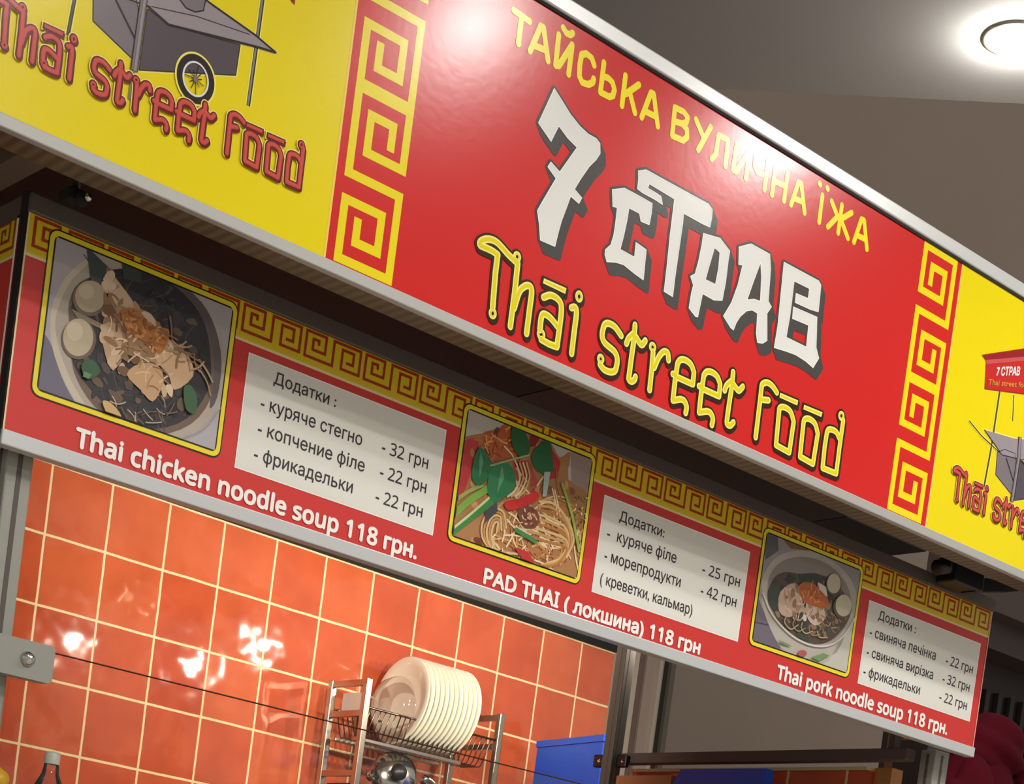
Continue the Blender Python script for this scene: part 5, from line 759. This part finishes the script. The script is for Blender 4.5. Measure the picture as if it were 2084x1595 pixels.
for v in bgb.verts: v.co = Vector((4.35 + v.co.x * 0.10 * (1 + .06 * math.sin(7 * v.co.y)), 4.72 + v.co.y * 0.09, 1.62 + v.co.z * (0.235 if v.co.z > 0 else 0.255)))
MBg = MB(); MBg.frombm(bgb, BLKG, True); MBg.build('black_bag', label='black bag behind the blue crate', cat='bag')
sc_ = empty('side_cupboard', (3.62, 3.55, 0), 'low grey cupboard inside the stall, below the picture edge', 'cupboard')
MB().box(3.30, 3.675, 3.22, 3.84, 0, 1.235, GREYP, 0.004).build('carcass', sc_); MB().box(3.29, 3.68, 3.21, 3.85, 1.235, 1.255, M('steel_worktop', (170, 170, 168), 0.3, 0.9), 0.003).build('worktop', sc_)
hs_ = empty('storage_stand', (4.1, 4.4, 0), 'grey stand beneath the blue crate, below the picture edge', 'stand')
MB().box(3.76, 4.10, 4.12, 4.60, 0, 1.16, GREYP, 0.004).build('carcass', hs_); MB().box(3.75, 4.11, 4.11, 4.61, 1.16, 1.19, M('steel_worktop', (170, 170, 168), 0.3, 0.9), 0.003).build('worktop', hs_)
bx = empty('cardboard_box', (3.62, 3.7, 1.255), 'brown cardboard box with a dark hand hole below the cross beam', 'box')
MB().box(3.60, 3.632, 3.596, 3.809, 1.255, 1.574, CARD).build('body', bx)
cd_ = Art(3.60, facing='x'); cd_.poly([(3.69 + .045 * math.cos(2 * PI * i / 18), 1.535 + .014 * math.sin(2 * PI * i / 18)) for i in range(18)], BLKG, 0); cd_.build('hand_hole', bx)
bb = MB(); bb.prism([(3.594, 1.545), (3.565, 1.590), (3.262, 1.590), (3.262, 1.255), (3.50, 1.255)], 'x', 3.60, 3.632, BLUE)
bb.build('storage_bin', label='blue plastic bin with a slanted side under the cross beam', cat='bin')
# bottle and lemon at the lower left, on a wall ledge
lg = MB().box(1.30, 1.80, 3.12, 3.42, 1.05, 1.07, M('ledge_steel', (150, 146, 140), 0.4, 0.8)).build('side_ledge', label='narrow steel ledge at the stall left side, below the picture edge', cat='shelf')
bo = empty('sauce_bottle', (1.606, 3.2, 1.07), 'clear plastic bottle with a pale cap in the lower left corner', 'bottle')
MB().lathe([(0.0001, 0.0), (0.032, 0.0), (0.034, 0.01), (0.034, 0.085), (0.028, 0.115), (0.016, 0.14), (0.0135, 0.155), (0.0135, 0.165)], CLEAR, (1.606, 3.2, 1.07), n=28).build('body', bo)
MB().lathe([(0.0001, 0.182), (0.012, 0.180), (0.0145, 0.176), (0.0145, 0.158)], M('pale_cap', (206, 210, 196), 0.3), (1.606, 3.2, 1.07), n=20).build('cap', bo)
MB().lathe([(0.0001, 0.002), (0.031, 0.002), (0.032, 0.098), (0.0001, 0.098)], M('dark_sauce', (40, 18, 14), 0.2), (1.606, 3.2, 1.07), n=24).build('sauce', bo)
lm = MB(); lm.lathe([(0.0001, -0.028), (0.012, -0.024), (0.024, -0.008), (0.025, 0.006), (0.014, 0.022), (0.006, 0.028), (0.0001, 0.030)], M('lemon_peel', (226, 176, 20), 0.4, bump=(200, .4)), (1.500, 3.2, 1.180), (1, 0.2, 0.2), 20)
lm.build('lemon', label='yellow lemon in the extreme lower left corner', cat='fruit')
jr = MB().lathe([(0.0001, 0), (0.036, 0), (0.038, 0.082), (0.034, 0.084), (0.032, 0.01), (0.0001, 0.01)], M('jar_ceramic', (90, 60, 44), 0.3), (1.500, 3.2, 1.07), n=24).build('fruit_jar', label='dark pot under the lemon, below the picture edge', cat='pot')

# ------------------------------------------------------------------ beyond the stall
cl = empty('pilaster', (5.33, 5.55, 0), 'beige ribbed pilaster standing behind the dark back post', 'pilaster')
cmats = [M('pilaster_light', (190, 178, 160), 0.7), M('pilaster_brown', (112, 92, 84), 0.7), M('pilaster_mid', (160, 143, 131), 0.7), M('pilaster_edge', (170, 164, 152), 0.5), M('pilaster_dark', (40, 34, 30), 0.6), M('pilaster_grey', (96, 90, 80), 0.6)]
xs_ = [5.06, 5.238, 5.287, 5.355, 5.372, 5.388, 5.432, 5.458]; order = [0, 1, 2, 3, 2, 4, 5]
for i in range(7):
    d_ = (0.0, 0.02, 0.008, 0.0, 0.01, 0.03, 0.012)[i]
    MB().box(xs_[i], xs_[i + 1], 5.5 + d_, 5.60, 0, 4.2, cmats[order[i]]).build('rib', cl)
wp = MB().box(3.79, 3.835, 3.012, 3.066, 0, 1.625, WOOD).build('wood_post', label='orange wooden post at the end of the low tiled wall', cat='post')
MB().box(4.10, 4.20, 3.15, 3.26, 0, 1.76, M('charcoal_panel', (44, 46, 48), 0.6)).build('dark_cabinet', label='charcoal panel seen just left of the front right post', cat='cabinet')
# neighbouring stall: brown soffit and dark slatted front
nb = empty('neighbour_stall', (7.0, 5.2, 0), 'dark brown wooden stall in the background at the right edge', 'stall')
MB().box(6.02, 8.5, 4.7, 6.0, 2.62, 2.80, DWOOD).build('soffit', nb); MB().box(5.95, 8.5, 4.62, 4.70, 2.74, 3.0, M('soffit_edge_brown', (84, 70, 62), 0.6)).build('soffit_edge', nb)
MB().box(6.10, 8.5, 4.86, 4.92, 0, 2.62, M('slat_front_dark', (46, 32, 28), 0.6)).build('front', nb)
for i in range(12): MB().box(6.27 + i * 0.09, 6.30 + i * 0.09, 4.83, 4.86, 0, 2.5, M('slat_dark', (34, 24, 22), 0.6)).build('slat', nb)
MB().box(6.06, 6.18, 4.78, 4.86, 0, 2.62, WOOD if False else M('door_frame_brown', (92, 62, 38), 0.5)).build('door_frame', nb)
# maroon jacket on a stand
jk = empty('hanging_jacket', (5.4, 3.95, 0), 'maroon padded jacket hanging at the lower right behind the menu board', 'jacket')
MB().tube([(5.42, 4.02, 0.0), (5.42, 4.02, 2.14)], 0.02, BLKG).build('stand_pole', jk)
MB().lathe([(0.0001, 0), (0.22, 0), (0.22, 0.02), (0.03, 0.04), (0.0001, 0.04)], BLKG, (5.42, 4.02, 0)).build('stand_base', jk)
def lump(ctr, rad, seed, sub=4):
    b = bmesh.new(); bmesh.ops.create_icosphere(b, subdivisions=sub, radius=1); r1 = random.Random(seed); ph = [r1.uniform(0, 6) for _ in range(6)]
    for v in b.verts:
        c = v.co.copy(); f_ = 1 + 0.10 * math.sin(3.1 * c.x + ph[0]) * math.sin(2.7 * c.z + ph[1]) + 0.16 * abs(math.sin(4.2 * (c.z + 0.45 * c.x - 0.3 * c.y) + ph[2])) - 0.08
        v.co = Vector((ctr[0] + c.x * rad[0] * f_, ctr[1] + c.y * rad[1] * f_, ctr[2] + c.z * rad[2] * f_))
    m_ = MB(); m_.frombm(b, MAROON, True); return m_
lump((5.37, 3.92, 1.62), (0.235, 0.14, 0.42), 1).build('body', jk)
lump((5.235, 3.84, 1.60), (0.115, 0.10, 0.33), 2).build('sleeve', jk)
lump((5.60, 3.86, 1.62), (0.13, 0.11, 0.36), 5).build('sleeve', jk)
hd = lump((5.40, 3.90, 1.985), (0.15, 0.115, 0.115), 8); hd.build('hood', jk)
lg_ = Art(0); 
lt = MB().lathe([(0.0001, 0.0), (0.014, 0.0)], M('jacket_badge', (210, 190, 190), 0.6), (5.60, 3.742, 1.96), (0, 1, 0), 12); lt.build('badge', jk, label='pale badge on the sleeve')
